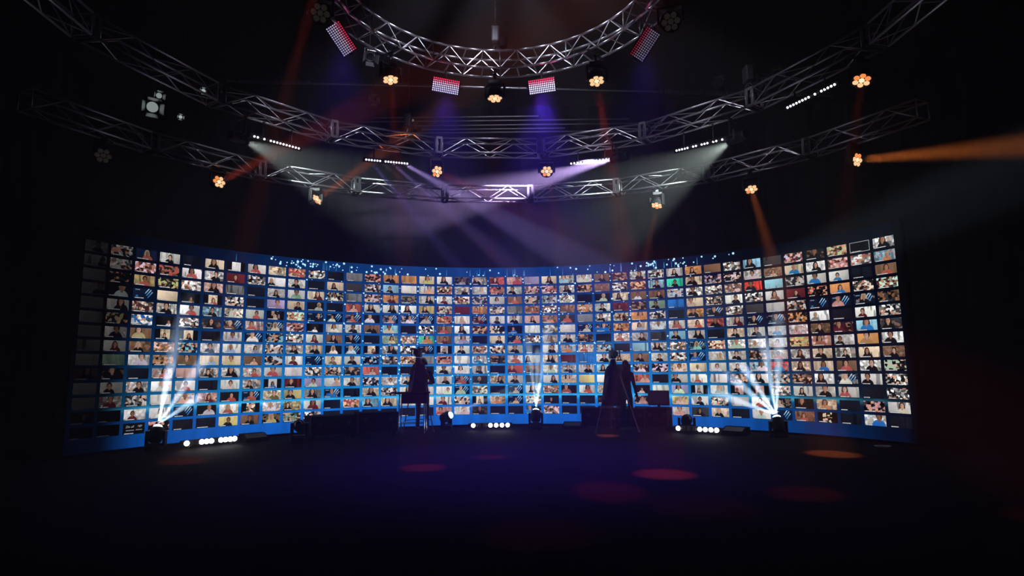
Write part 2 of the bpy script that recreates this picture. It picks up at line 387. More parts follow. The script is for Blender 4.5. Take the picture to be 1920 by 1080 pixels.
# what each call picture shows, column by column from the left, top to bottom:
# backdrop colour, hair (- none, # cluttered room), clothing colour, place of the head; | marks a portrait picture; x a dark picture; B the blue-stroke backdrop
CALLS = """
gkk6 gkk8 g--5 gkk8 g--5 g--5 g--5 g--5 g--5 tkk5 g--5 g--5 kkk5 k--5
w#k5 e#w5 k#k5 khg6 gkk6 k#h4 gkk5 gnm5 e--5 knk5 gkk4 gnm5 k--5 k--5
nhr5 r#w3 ykr5 B--5 c#m6 w#b4 tny4 thk4 gkg6 x gkk6 g#k5 wnm4 L
gkk5 t#r5 k#y5 c--5 gkk5 knw6| ckk5| p#o5 t#o5 gkr6 whg5 g--5 wkw6 k#p7
x wkr5 w#t5 ktt5| wkr6 w#k5 cnk5| n#s5 tkt5 p--5 wkr5 whp5 B--5 x
cnk4 wkk6 pnk5 cnr5| skk5 dkk5 x wkk5 chs6 gkk5 x pkm6 kkg6 x
w--5| mkm5 G--5 g#k5 c#g5 Bht3 gkv5 whs4 cny5 gkk5 gkg5 kkr6 whr4 ynk5
gkr4 g#k5 x x gkr6 gnr3 Bnw4 gkv6 tkp6 gnr6 gnk4 Bnr5 c#k4| tnk5
cnh6 whk2 gkk5 vnv6 khg5| Bhg5 n#s5 g#k5 d#g6 gkr5 gkb5| cnt6 whw4 khy5
o#r5 gkk5 gke5 cnk6 o#w5 r#w4 w#k4 gkk5 wnm5 g--4 mnk4 ykk4 ykk2 e#k4
w#k4 x cnm6 khg7 Bkk7 kkw5| gkm5 cnk5 B-r5 w#k5 vkg5 Gkk5 gkm5 w#k2
x cnk4 knw5 x Bkw4 gnw5 tkk5 khw5 cnt5 c#k6 gkp7 Bkb5 x x
G--5 d--5 G--5 rnp5 Bnr4 wkk5 Bkk4 Bhw4 gkk5 dhk4 gnk5 x o#r4 x
r#k5 g#k4 t#g5 gkk4 knw4 tnk5 x ckm6| n#s5 rnp6 n#w5 cnk5 snk3 x
okk5 skk4 okm6 wkk6 Bhp5 skg4 ekc6 gkk6 w#k5 x gkw6 g#k4 cnk4 x
o--5 w--5 d#e5 wkk4 Bkw6 x g#t5 w#k4 o#w4 x wkk5 gkk5 w--5 x
cny5 gnp7 gkk6 ynk4 Bkg5 w#k4 Eko5 Bnk5 G--5 kkr4 gkk6 w--5 w--5 x
wnk4 r#w5 wnm5 c#m5 o#r5 tnr4 tkm5 gkk5| r#p5 gkk5 ghk6 wnw8 wnm4 pkr3
kkv5 ghk7 c#m5 m--5 whp5 wkk5 gkv6 wkk5 w--5 wkw4 Bnr5 Bkg4 g#k3 whg6
ghk3 ghg6 d#g6 onr3 Bmm5 m#y7 x g#r4 wnb4 gnk5 dhk5 c#g5 cnk5| dkk5
rkm4 t#r5 gkg5 g#k5 gkk5 d#w5 cnk6 w#k5 t#k5 x ckk6 x cno5 x
pnr7 gkk4 tkr5 G--4 gkk5 kkb4 Bkr6 gkk5 gnr5 rkm3 gnk5 Bkc5 Bkp5 x
v--5 p#k7 g#k4 tkr5 pkk5 w--3 g#k5 x gkk2 tnk5 d--4 gkk4 g#w5 kkb3
ckk5 r#w5 e#g5 w#k5 tko5 g#t5 gkt5 wnk6 ckk5 whg5 gkk7 c#r5 kkk5 p#w5
cks3 wnk5 w#g5 tnt5 dnr5 g--5 gnk5 sno5 m-o8 gkk5 gkp4 kkr3 x x
wkg5 t#o5 x c#o5 G--5 Bkg6 d#t5 wnr4 b--5 gkk6 y--5 gkr5 x x
tkk5 tnt5 khg6 gkk5 wkk4 dkb5 x s#k6 wkk5 skk4 w--5 gkp5 kkm5 x
t#m5 w#k5 ckk4 mkm4 t#g4 okm4 wnr4 x cnk3 x wkk5 kkk5 w--5 x
gkk6 o#m5 tnw5 t#k5 ono6 cks5 gkk6 s--5 tkk5 khw5 rnp7 kkw5| knp5 x
d#w5 snk5 tnk6 ekk4 g#k3 ghw5 d--3 gkk4 gnk5 k#w5 x w--5 x x
gnk5 Ekk5 s#g6 b--5 x gnr5 skk4 w#t4 w#k5 cnw5 gkk3 vkw4 yhc5 gnp4
okk4 cnk4 wkk4 ckp3 onk4 ckr6 gkk6 Bhs5 Bkb4 chw5 whr4 gnk5| wkk5 dkk5
t--5 n#v6 g#k7 c#k7 Bkk5 rnk5 x r#w5 whp7 gnw5 w--5 ghe5 c#k5 chk4
g#k4 k#w6 p#t4 wkk6 g#k4 gnm6 ckk5 whg5 gkk5 gnk5 o#k4 pnk4| g--5 x
skk4 gkg5 Rkk4 w#k5 d--6 Bkk4 gkk5 whp4 t#k4 snw7 gkk5 pkk5| wnr5 whg5
d--5 tnp5 s--4 gkt5 g--4 Bnk5 ghb5 gkp5 gnr5 Rkb5 g#k5 w#p6 kkp4 B--2
r#w5 chb5 d#g7 mnk5 g#k3 k#o5 ghp4 o#y5 gkk5 ckk5 t#k5 gkk4 knk4 tnr4
knk5 wkk5 gkb4 k#r3 B--8 whe3 tnk5 pkr4 ckk4 cnb5 wkk3 gnk5 cno4 k#c5|
o#c5 r#w5 gkb4 onb5 Bnp4 x kkm3 gnk3 gkk5 tkr5 Bhw4 gnr3 x x
X g#r4 x c#k2 Bhk5 wkm4 snb5 oko5 ckk4 wkk6 gkk3 x k#p4 wnb7
wnk5 sho6 tnr5 m#w7 d#t5 w#k5 dkk4 wkk4 tkk5 k#g4 w#k5 w#k4 gng6 x
"""
CALLS = [l.split() for l in CALLS.strip().split('\n')]
PAL = dict(w=(.86, .83, .80), g=(.58, .56, .54), G=(.20, .20, .21), d=(.035, .035, .04), k=(.008, .008, .01), c=(.70, .55, .40),
           t=(.19, .10, .06), o=(.62, .27, .10), r=(.48, .10, .08), R=(.75, .05, .03), m=(.11, .015, .02), p=(.66, .38, .34), b=(.02, .17, .55),
           n=(.008, .015, .05), s=(.28, .52, .66), e=(.20, .30, .22), E=(.04, .55, .36), y=(.58, .47, .20), v=(.33, .27, .44), h=(.38, .30, .22), X=(.004, .004, .006))
HAIRC = dict(k=(.012, .009, .008), n=(.07, .03, .018), h=(.40, .30, .20), m=(.10, .02, .02))
SKINS = [(.55, .29, .20), (.42, .20, .13), (.64, .38, .28), (.26, .12, .07), (.50, .24, .16)]
def edge_vignette(c, r):  # end columns get darker tile colours, a vignette painted into the pictures
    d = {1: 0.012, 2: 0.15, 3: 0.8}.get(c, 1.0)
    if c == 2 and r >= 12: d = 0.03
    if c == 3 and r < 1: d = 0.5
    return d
def decode(tok, c, r):
    rnd = random.Random(c * 97 + r * 13)
    dim = edge_vignette(c, r); narrow = 0.0; st = 0.0; person = 0.0; busy = 0.0
    if tok.endswith('|'): narrow = 1.0; tok = tok[:-1]
    hair = shirt = (0, 0, 0); hx = 0.5
    skin = rnd.choice(SKINS)
    if tok in 'xXL':
        bg = (.006, .008, .016) if tok == 'x' else PAL['X']
    else:
        st = 1.0 if tok[0] == 'B' else 0.0
        bg = (.004, .010, .030) if st else PAL[tok[0]]
        if not st: k_ = rnd.uniform(.75, 1.2); bg = tuple(min(.92, x * k_ * rnd.uniform(.96, 1.04)) for x in bg)
        hx = min(.86, max(.14, int(tok[3]) / 10.0 + rnd.uniform(-.04, .04)))
        if tok[2] in PAL: shirt = tuple(x * rnd.uniform(.7, 1.1) for x in PAL[tok[2]])
        if tok[1] == '#': busy = 1.0; gm = sum(bg) / 3; bg = tuple(.7 * x + .3 * gm for x in bg)
        elif tok[1] == '-': person = 0.0
        else: person = 1.0; hair = HAIRC.get(tok[1], HAIRC['n']); busy = rnd.choice((0, 0, .25, .55))
    s = rnd.uniform(.95, 1.5) if narrow == 0 else rnd.uniform(.7, .85)
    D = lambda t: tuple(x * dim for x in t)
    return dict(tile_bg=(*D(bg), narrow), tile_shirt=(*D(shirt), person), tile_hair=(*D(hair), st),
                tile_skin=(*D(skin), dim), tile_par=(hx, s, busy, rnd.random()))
ATTRS = ('tile_bg', 'tile_shirt', 'tile_hair', 'tile_skin', 'tile_par')
def tile_mesh(tiles, name, local):
    """thin curved-wall picture panels; local: one tile about its own centre"""
    verts, faces, uvs, vals = [], [], [], {a: [] for a in ATTRS}
    for (c, r, tok) in tiles:
        P, a = wall_pt(c, ZT - r * RP - TH / 2, -0.004)
        tx = Vector((cos(a), -sin(a), 0)); nrm = Vector((-sin(a), -cos(a), 0)); k = len(verts)
        for dn in (-0.006, 0.006):
            for (sx, sz) in ((-1, -1), (1, -1), (1, 1), (-1, 1)):
                if local: verts.append((sx * TW / 2, -dn, sz * TH / 2))
                else: verts.append(P + tx * (sx * TW / 2) + nrm * dn + Vector((0, 0, sz * TH / 2)))
        F = [(4, 5, 6, 7), (1, 0, 3, 2), (0, 1, 5, 4), (1, 2, 6, 5), (2, 3, 7, 6), (3, 0, 4, 7)]
        Q = {4: (0, 0), 5: (1, 0), 6: (1, 1), 7: (0, 1), 0: (0, 0), 1: (1, 0), 2: (1, 1), 3: (0, 1)}
        for f in F:
            faces.append(tuple(i + k for i in f)); uvs += [Q[i] for i in f]
        d = decode(tok, c, r)
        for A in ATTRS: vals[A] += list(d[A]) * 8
    me = bpy.data.meshes.new(name); me.from_pydata([tuple(v) for v in verts], [], faces)
    ul = me.uv_layers.new(name='UVMap'); ul.data.foreach_set('uv', [x for t in uvs for x in t])
    for A in ATTRS:
        at = me.attributes.new(A, 'FLOAT_COLOR', 'POINT'); at.data.foreach_set('color', vals[A])
    return me
TILE_M = tile_material()
wall = thing('led_video_wall', 'tall curved LED video wall showing a grid of small video-call pictures on blue', 'video wall', (WC[0], WC[1] + WR, 0))
def wloc(P): return Vector(P) - Vector((WC[0], WC[1] + WR, 0))
# glowing backdrop surface
b = NB(); uvl = b.loops.layers.uv.new('UVMap')
NSEG, NV = 124, 8
grid = []
for i in range(NSEG + 1):
    c = CL + (CR - CL) * i / NSEG
    grid.append([(b.verts.new(wloc(wall_pt(c, ZB + (ZTOP - ZB) * j / NV, 0.012)[0])), c, ZB + (ZTOP - ZB) * j / NV) for j in range(NV + 1)])
for i in range(NSEG):
    for j in range(NV):
        q = (grid[i][j], grid[i + 1][j], grid[i + 1][j + 1], grid[i][j + 1])
        f = b.faces.new([t[0] for t in q])
        for lp, t in zip(f.loops, q): lp[uvl].uv = (t[1], t[2])
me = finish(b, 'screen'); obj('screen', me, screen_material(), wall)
# cabinet body behind and dark kick plate
b = NB(); ring = []
for i in range(63):
    c = CL + (CR - CL) * i / 62
    ring.append([b.verts.new(wloc(wall_pt(c, z, o)[0])) for (z, o) in ((0.0, 0.02), (ZTOP, 0.02), (ZTOP, 0.14), (0.0, 0.14))])
for A, B in zip(ring[:-1], ring[1:]):
    for k in range(4): b.faces.new((A[k], A[(k + 1) % 4], B[(k + 1) % 4], B[k]))
b.faces.new(ring[0]); b.faces.new(ring[-1])
obj('cabinet', b, MATT_BLACK, wall)
allt = [(c + 1, r, CALLS[c][r]) for c in range(41) for r in range(14)]
# the 300 pictures that show largest: those nearest to the eye
def depth_key(t):
    P, a = wall_pt(t[0], ZT - t[1] * RP - TH / 2)
    return P.length + (50 if t[0] <= 2 else 0)
allt.sort(key=depth_key)
for (c, r, tok) in allt[:300]:
    P, a = wall_pt(c, ZT - r * RP - TH / 2, -0.004)
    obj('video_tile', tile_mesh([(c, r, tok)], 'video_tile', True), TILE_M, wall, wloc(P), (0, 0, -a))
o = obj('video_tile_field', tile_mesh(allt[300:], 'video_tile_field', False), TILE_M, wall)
o.location = -Vector((WC[0], WC[1] + WR, 0)); o['kind'] = 'stuff'
# sparks of light drifting in the backdrop picture
SPARK = glow('spark_light', (0.45, 0.80, 1.0), 1.3)
TRAIL = glow('trail_light', (0.06, 0.28, 0.62), 1.0)
b = NB(); bt = NB(); rs = random.Random(3)
def disc(bm, c, z, r):
    P, a = wall_pt(c, z, -0.013); tx = Vector((cos(a), -sin(a), 0))
    bm.faces.new([bm.verts.new(wloc(P + tx * (r * cos(t * pi / 4)) + Vector((0, 0, r * sin(t * pi / 4))))) for t in range(8)])
def px2col(x): return (x - 965.0) / 32.9 + 22.0
for k in range(120):
    c = rs.choice((rs.gauss(11.3, 1.2), rs.gauss(14.0, 1.4), rs.gauss(9.8, .6), rs.gauss(28.8, 1.2), rs.gauss(31.0, .9), rs.uniform(8, 36)))
    if not 7.5 < c < 36: continue
    disc(b, c, ZTOP - rs.uniform(0.03, 0.25), rs.uniform(0.012, 0.03))
for k in range(230):
    g = int(rs.triangular(9, 34, rs.choice((12, 15, 29)))); r = rs.randint(0, 11)
    if rs.random() < .6: disc(b, g + 0.5 + rs.uniform(-.04, .04), ZT - rs.uniform(0, 11) * RP, rs.uniform(0.010, 0.024))
    else: disc(b, g + rs.uniform(-.4, .4), ZT - r * RP + 0.027, rs.uniform(0.008, 0.016))
for k in range(34):
    c = rs.choice((rs.gauss(12, 2.0), rs.gauss(22.3, 1.6), rs.gauss(29, 2.0)))
    P, a = wall_pt(c, 0, -0.011); tx = Vector((cos(a), -sin(a), 0)); z0 = ZTOP - .24; z1 = ZTOP - rs.uniform(.02, .1); w0 = rs.uniform(.005, .012)
    bt.faces.new([bt.verts.new(wloc(P + tx * dx + Vector((0, 0, z)))) for dx, z in ((-w0, z0), (w0, z0), (w0 * .4, z1), (-w0 * .4, z1))])
o = obj('light_spark', finish(b, 'light_spark'), SPARK, wall); o['kind'] = 'stuff'
o = obj('light_trail', finish(bt, 'light_trail'), TRAIL, wall); o['kind'] = 'stuff'
# frame of the highlighted empty picture, two hearts and the handwritten note
def on_tile(c, r, u, v, off):
    P, a = wall_pt(c, ZT - r * RP - TH / 2, -0.010 - off)
    return wloc(P + Vector((cos(a), -sin(a), 0)) * ((u - .5) * TW) + Vector((0, 0, (v - .5) * TH)))
INK = glow('white_ink', (0.7, 0.7, 0.7), 0.55); HEARTM = glow('heart_red', (0.8, 0.08, 0.03), 0.9)
for (c, r) in ((40, 0), (30, 0)):
    b = NB()
    for (u0, u1, v0, v1) in ((0, 1, 0, .05), (0, 1, .95, 1), (0, .025, 0, 1), (.975, 1, 0, 1)):
        b.faces.new([b.verts.new(on_tile(c, r, u, v, .002)) for u, v in ((u0, v0), (u1, v0), (u1, v1), (u0, v1))])
    obj('highlight_frame', finish(b, 'highlight_frame'), INK, wall)
for (c, r, u, v, s) in ((4, 13, .12, .72, .09), (5, 5, .12, .82, .08), (4, 10, .86, .55, .08)):
    b = NB(); pts = []
    for k in range(20):
        t = 2 * pi * k / 20
        pts.append((u + s * .55 * (16 * sin(t) ** 3) / 16, v + s * 1.1 * (13 * cos(t) - 5 * cos(2 * t) - 2 * cos(3 * t) - cos(4 * t)) / 16))
    b.faces.new([b.verts.new(on_tile(c, r, x, y, .002)) for x, y in pts])
    obj('heart_sticker', finish(b, 'heart_sticker'), HEARTM, wall)
def wall_text(body, c, r, u, v, size):
    cu = bpy.data.curves.new('handwriting', 'FONT'); cu.body = body; cu.size = size; cu.shear = 0.3
    t = bpy.data.objects.new('handwriting', cu); COL.objects.link(t)
    bpy.context.view_layer.update()
    me = bpy.data.meshes.new_from_object(t.evaluated_get(bpy.context.evaluated_depsgraph_get()))
    bpy.data.objects.remove(t)
    a = A0 + (c - 21) * DA
    o = obj('handwriting', me, INK, wall, on_tile(c, r, u, v, .003), (pi / 2, 0, -a)); return o
wall_text('Do all', 3, 13, .10, .60, .062)
wall_text('ngs', 3, 13, .66, .66, .062)
b = NB()
for (u0, u1, v0) in ((.12, .5, .32), (.58, .88, .34)):
    k = 14
    for i in range(k):
        ua, ub = u0 + (u1 - u0) * i / k, u0 + (u1 - u0) * (i + 1) / k
        va, vb = v0 + (.08 if i % 2 else 0), v0 + (.08 if (i + 1) % 2 else 0)
        b.faces.new([b.verts.new(on_tile(3, 13, x, y, .003)) for x, y in ((ua, va - .02), (ub, vb - .02), (ub, vb + .02), (ua, va + .02))])
obj('handwriting', finish(b, 'handwriting'), INK, wall)

# ------------------------------------------------------------------ trusses
bm_ = NB(); bmesh.ops.create_cone(bm_, cap_ends=False, segments=6, radius1=1, radius2=1, depth=1, matrix=Matrix.Translation((0, 0, .5)))
UNIT = finish(bm_, 'unit_brace'); UNIT.materials.append(ALU)
def brace(A, B, r, parent, org, name='brace'):
    q, L = align(A, B)
    return obj(name, UNIT, None, parent, Vector(A) - org, q, (r, r, L))
def truss(name, label, cen, Rin, z0, angs, h=0.36, w=0.36, arc=1, rungs=False, nv=4, rch=0.024):
    am = angs[len(angs) // 2]
    org = Vector((cen[0] + Rin * sin(am), cen[1] + Rin * cos(am), z0))
    T = thing(name, label, 'truss', org)
    def pt(a, R, z): return Vector((cen[0] + R * sin(a), cen[1] + R * cos(a), z))
    def lerp(a0, a1, t, R, z):
        if arc > 1: return pt(a0 + (a1 - a0) * t, R, z)
        return pt(a0, R, z).lerp(pt(a1, R, z), t)
    for a0, a1 in zip(angs[:-1], angs[1:]):
        b = NB(); o0 = lerp(a0, a1, .5, Rin, z0)
        g = 0.0 if arc > 1 else 0.035
        for R in (Rin, Rin + w):
            for z in (z0, z0 + h):
                ts = [g + (1 - 2 * g) * k / arc for k in range(arc + 1)]
                add_path(b, [lerp(a0, a1, t, R, z) - o0 for t in ts], rch, n=8)
        for t in (ts[0], ts[-1]):
            q4 = [lerp(a0, a1, t, R, z) - o0 for R, z in ((Rin, z0), (Rin + w, z0), (Rin + w, z0 + h), (Rin, z0 + h))]
            add_path(b, q4 + q4[:1], 0.014, n=6)
        sec = obj('truss_section', b, ALU, T, o0 - org, smooth=True)
        for k in range(nv):
            t0, t1 = g + (1 - 2 * g) * k / nv, g + (1 - 2 * g) * (k + 1) / nv
            lo, hi = (z0, z0 + h) if k % 2 == 0 else (z0 + h, z0)
            for R in (Rin, Rin + w):
                brace(lerp(a0, a1, t0, R, lo), lerp(a0, a1, t1, R, hi), 0.011, sec, o0)
            Ra, Rb = (Rin, Rin + w) if k % 2 == 0 else (Rin + w, Rin)
            if rungs:
                brace(lerp(a0, a1, t0, Rin, z0), lerp(a0, a1, t0, Rin + w, z0), 0.014, sec, o0, 'rung')
                brace(lerp(a0, a1, t0, Rin, z0 + h), lerp(a0, a1, t0, Rin + w, z0 + h), 0.012, sec, o0, 'rung')
            else:
                brace(lerp(a0, a1, t0, Ra, z0), lerp(a0, a1, t1, Rb, z0), 0.011, sec, o0)
                brace(lerp(a0, a1, t0, Rb, z0 + h), lerp(a0, a1, t1, Ra, z0 + h), 0.011, sec, o0)
    if arc == 1:
        for a in angs[1:-1]:
            b = NB(); rot = Matrix.Rotation(-a, 3, 'Z')
            for sx in (-1, 1):
                for (dy, dz, sy, sz) in ((0, 0, w + .07, .05), (0, h, w + .07, .05)):
                    add_box(b, rot @ Vector((sx * .055, w / 2, dz)), (.05, sy, sz), rot)
                for yy in (0, w): add_box(b, rot @ Vector((sx * .055, yy, h / 2)), (.05, .05, h), rot)
            for yy in (0, w):
                for zz in (0, h): add_box(b, rot @ Vector((0, yy, zz)), (.12, .06, .06), rot)
            obj('corner_block', b, DARK_STEEL, T, pt(a, Rin, z0) - org)
    return T
D_ = radians
MIDC, MIDR, MIDZ = (-0.24, 7.74), 6.38, at_y(918, 286, 14.0).z
LOWY = 15.85
LOWZ = at_y(918, 371, LOWY).z
ls = (LOWZ - CAM_H) / (6.34696 - 1.53)
LOWC, LOWR = (-0.21 * ls, 7.56 * ls), 8.98 * ls
RINGC, RINGR, RINGZ = (-0.19, 8.48), 2.54, at_y(930, 126, 11.0).z
truss('curved_truss', 'wide curved aluminium box truss of straight sections, middle of the three in height', MIDC, MIDR, MIDZ,
      [D_(-13.6 + 22.4 * k) for k in range(-4, 6)])
truss('curved_truss', 'widest curved box truss, lowest of the three, just above the video wall', LOWC, LOWR, LOWZ,
      [D_(-10.6 + 15.5 * k) for k in range(-4, 6)])
truss('ring_truss', 'small round ladder truss hanging highest, above the two purple LED panels', RINGC, RINGR, RINGZ,
      [D_(-180 + 30 * k) for k in range(13)], h=0.36, w=0.38, arc=4, rungs=True, nv=4, rch=0.022)

# ------------------------------------------------------------------ hanging fixtures
LENS_BM = NB(); add_lathe(LENS_BM, [(0.046, 0), (0.045, 0.008), (0.036, 0.018), (0.02, 0.025), (0, 0.028)], 14)
LENS = finish(LENS_BM, 'lens_dome')
WARM = glow('warm_lens', (1.0, 0.60, 0.30), 1.15); AMBER = glow('amber_lens', (1.0, 0.30, 0.08), 1.1); DIMW = glow('dim_lens', (0.5, 0.42, 0.36), 0.022)
COREW = glow('warm_core', (1.0, 0.78, 0.48), 1.3)
def lens_copy(mat):
    me = LENS.copy(); me.materials.clear(); me.materials.append(mat); return me
LWARM, LAMB, LDIM, LCORE = lens_copy(WARM), lens_copy(AMBER), lens_copy(DIMW), lens_copy(COREW)
def truss_under(P, which):
    return {'mid': MIDZ, 'low': LOWZ, 'ring': RINGZ}[which] - 0.03
def hang_point(px, py, which):
    c, R = {'mid': (MIDC, MIDR + .18), 'low': (LOWC, LOWR + .18), 'ring': (RINGC, RINGR + .2)}[which]
    return at_cyl(px, py, c, R)
def wash_light(px, py, which, target, label, mode='lit', group='seven-lens wash lights', amber=(1, 4)):
    H = hang_point(px, py, which); d = (Vector(target) - H).normalized()
    zt = truss_under(H, which)
    top = max(zt, H.z + .34)
    cc = {'mid': MIDC, 'low': LOWC, 'ring': RINGC}[which]
    root = thing('wash_light', label, 'stage light', (H.x, H.y, top), group=group)
    L = lambda P: Vector(P) - Vector((H.x, H.y, top))
    b = NB(); add_tube(b, L((H.x, H.y, H.z + .30)), L((H.x, H.y, top)), 0.022, n=8); ra = atan2(H.x - cc[0], H.y - cc[1]); add_box(b, L((H.x, H.y, top + .005)), (.05, .50, .03), Matrix.Rotation(-ra, 3, 'Z')); add_box(b, L((H.x, H.y, top - .03)), (.08, .10, .07)); obj('clamp', b, DARK_STEEL, root)
    b = NB(); add_box(b, L((H.x, H.y, H.z + .27)), (.26, .20, .09), bevel=.015); obj('base', b, BLACK_PAINT, root)
    pan = atan2(d.x, -d.y); rot = Matrix.Rotation(pan, 3, 'Z')
    b = NB()
    for s in (-1, 1): add_box(b, L(H) + rot @ Vector((s * .19, 0, .10)), (.035, .10, .30), rot, .012)
    add_box(b, L(H) + rot @ Vector((0, 0, .225)), (.40, .10, .035), rot, .012); obj('yoke', b, BLACK_PAINT, root)
    q = d.to_track_quat('Z', 'Y')
    b = NB(); add_lathe(b, [(0, -.17), (.10, -.17), (.13, -.14), (.14, -.09), (.13, -.085), (.13, -.07), (.145, -.065), (.145, -.02), (.155, -.01), (.165, .03), (.165, .055), (.155, .055), (.152, .035), (0, .035)], 20)
    head = obj('head', b, BLACK_PAINT, root, L(H), q, smooth=False)
    for k in range(7):
        r_, t = (0, 0) if k == 0 else (0.098, k * pi / 3)
        me = LDIM if mode == 'dim' else (LCORE if k == 0 else (LAMB if k in amber else LWARM))
        obj('lens', me, None, head, (r_ * cos(t), r_ * sin(t), .04))
    return H + d * .09, d
def tgt(px, py, Y): return at_y(px, py, Y)
def onwall(px, py): return at_cyl(px, py, WC, WR + .05)
ORANGE, RED, DEEP = (1.0, 0.22, 0.05), (1.0, 0.06, 0.05), (1.0, 0.10, 0.03)
KW = 1000.0
WASH = [
 (409, 342, 'low', tgt(520, 285, 12.0), 'seven-lens wash light with a short red beam, leftmost lit one under the lowest truss', DEEP, 9, 8),
 (592, 376, 'low', tgt(700, 298, 14.0), 'seven-lens wash light with an orange beam rising to the right, left of centre', ORANGE, 14, 9),
 (818, 321, 'mid', tgt(930, 372, 12.4), 'seven-lens wash light with a pink beam to the right, left of the centre pair', (1, .10, .14), 5.5, 8),
 (1025, 320, 'mid', at_z(1140, 920, 0), 'seven-lens wash light in the lavender haze, right of the centre pair', RED, 2.4, 6.5),
 (1232, 383, 'low', at_z(1135, 817, 0), 'seven-lens wash light throwing a narrow orange beam down, below bright truss clamp', ORANGE, 7.0, 6),
 (1408, 353, 'low', at_z(1560, 851, 0), 'seven-lens wash light throwing a rust-orange beam onto top of video wall', ORANGE, 9, 8),
 (1604, 300, 'low', tgt(1790, 284, 10.4), 'seven-lens wash light with a bright orange beam to the right edge', (1, .24, .04), 26, 9),
]
for (px, py, w, t, lab, col, kw, deg) in WASH:
    S, d = wash_light(px, py, w, t, lab, amber=(1, 2) if px > 1500 else (2, 3) if px < 500 else (4,))
    spot('wash_beam', S, S + d, col, kw * KW, deg, 0.6, 0.08)
POOLS = [
 (1616, 148, 'mid', (1510, 925), 'seven-lens wash light seen edge-on with red lenses, far right under the middle truss', DEEP, 1.0, 8),
 (1118, 149, 'ring', (1245, 889), 'seven-lens wash light right of the ring truss beside the ceiling duct', RED, 7.0, 8),
 (928, 181, 'ring', (920, 857), 'seven-lens wash light hanging at the centre below the ring truss', RED, 2.4, 5.5),
 (732, 146, 'ring', (793, 877), 'seven-lens wash light with a lit yoke arm, left under the ring truss', RED, 3.6, 7),
]
for (px, py, w, pool, lab, col, k, deg) in POOLS:
    H = hang_point(px, py, w); P = at_z(*pool, 0)
    S, d = wash_light(px, py, w, P, lab, amber=(1, 2, 6) if px > 1500 else ())
    spot('wash_beam', S, P, col, k * KW, deg, 0.7, 0.06)
# floor pools thrown by wash lights on the near side of the ring, above the picture
for (pool, src, col, k, deg) in [((345, 865), (-2.4, 7.2), DEEP, 4.2, 6.0), ((1200, 832), (1.8, 6.8), (.35, .25, 1), 1.0, 6),
                                 ((1010, 1000), (0, 6.0), DEEP, .22, 11), ((1310, 950), (1.6, 6.5), DEEP, .25, 12)]:
    P = at_z(*pool, 0); spot('pool_light', (src[0], src[1], RINGZ - .35), P, col, k * KW, deg, 0.7, 0.06)
for (px, py, w, lab) in [(600, 24, 'ring', 'unlit grey wash light above the left LED panel at top'), (1258, 40, 'ring', 'unlit brown wash light above the right LED panel at top'),
                         (193, 292, 'low', 'unlit wash light at the far left end of the lowest truss')]:
    try: H = hang_point(px, py, w)
    except ValueError: H = None
    if H is None: w = 'mid'
    wash_light(px, py, w, Vector((0, 2, 2)), lab, 'dim', amber=())

# LED strobe panels under the ring
def strobe_panel(px, py, ang, label, level, wpx, facing):
    if 700 < px < 1150: H = at_cyl(px, py, RINGC, RINGR + .2)
    else: H = at_y(px, py, 9.6)
    root = thing('led_strobe_panel', label, 'stage light', H, group='LED strobe panels on the ring truss')
    d = (Vector(facing) - H).normalized()
    q = d.to_track_quat('Z', 'Y') @ Quaternion((0, 0, 1), radians(ang))
    W, Hh = 0.52, 0.27
    b = NB(); add_box(b, (0, 0, -.05), (W + .03, Hh + .03, .09), bevel=.01)
    body = obj('housing', b, BLACK_PAINT, root, (0, 0, 0), q)
    nx, ny = 14, 7
    for row in range(ny):
        b = NB()
        for i in range(nx):
            x, y = (i + .5) / nx * W - W / 2, (row + .5) / ny * Hh - Hh / 2
            add_box(b, (x, y, .004), (W / nx * .55, Hh / ny * .58, .012))
        t = row / (ny - 1)
        colr = {6: (1.0, .04, .12), 5: (1.0, .16, .34), 4: (1.0, .45, .70)}.get(row, (.80, .66, 1.0) if row > 1 else (.66, .60, 1.0))
        m = glow('led_row', colr, level)
        obj('led_row', b, m, body)
    b = NB()
    for s in (-1, 1): add_box(b, (s * (W / 2 + .035), 0, -.05), (.02, .05, .12))
    obj('bracket', b, DARK_STEEL, body)
    b = NB(); up = Vector((0, 0, .32)); add_tube(b, Vector((0, 0, .05)), up, .02); obj('clamp', b, DARK_STEEL, root)
    return H, d
for (px, py, ang, lab, lev, pw) in [
    (836, 161, -8, 'LED strobe panel with red top row, left of centre under ring truss', 1.6, 1.0),
    (1016, 161, 6, 'LED strobe panel glowing pink and violet, right of centre under ring truss', 2.4, 2.2),
    (640, 73, -52, 'steeply tilted LED strobe panel with white stripes at upper left', 0.65, 0.35),
    (1209, 83, 52, 'steeply tilted dim LED strobe panel with grey stripes at upper right', 0.22, 0.25)]:
    H, d = strobe_panel(px, py, ang, lab, lev, 52, (0.0, 0.0, 3.0))
    spot('strobe_blue', H + d * .05 + Vector((0, 0, -.12)), H + d * .5 + Vector((0, .25, -1)), (.10, .04, 1.0), pw * 1150, 62, 1.0, .1)
    spot('strobe_glow', H + d * .12 + Vector((0, 0, -.16)), H + d * .3 + Vector((0, 0, -1)), (.20, .05, 1.0), pw * 35, 150, 1.0, .15)
    spot('strobe_red', H + d * .05 + Vector((0, 0, .12)), H + d * .8 + Vector((0, 0, .5)), (1.0, .03, .22), pw * 8, 120, 0.8, .1)

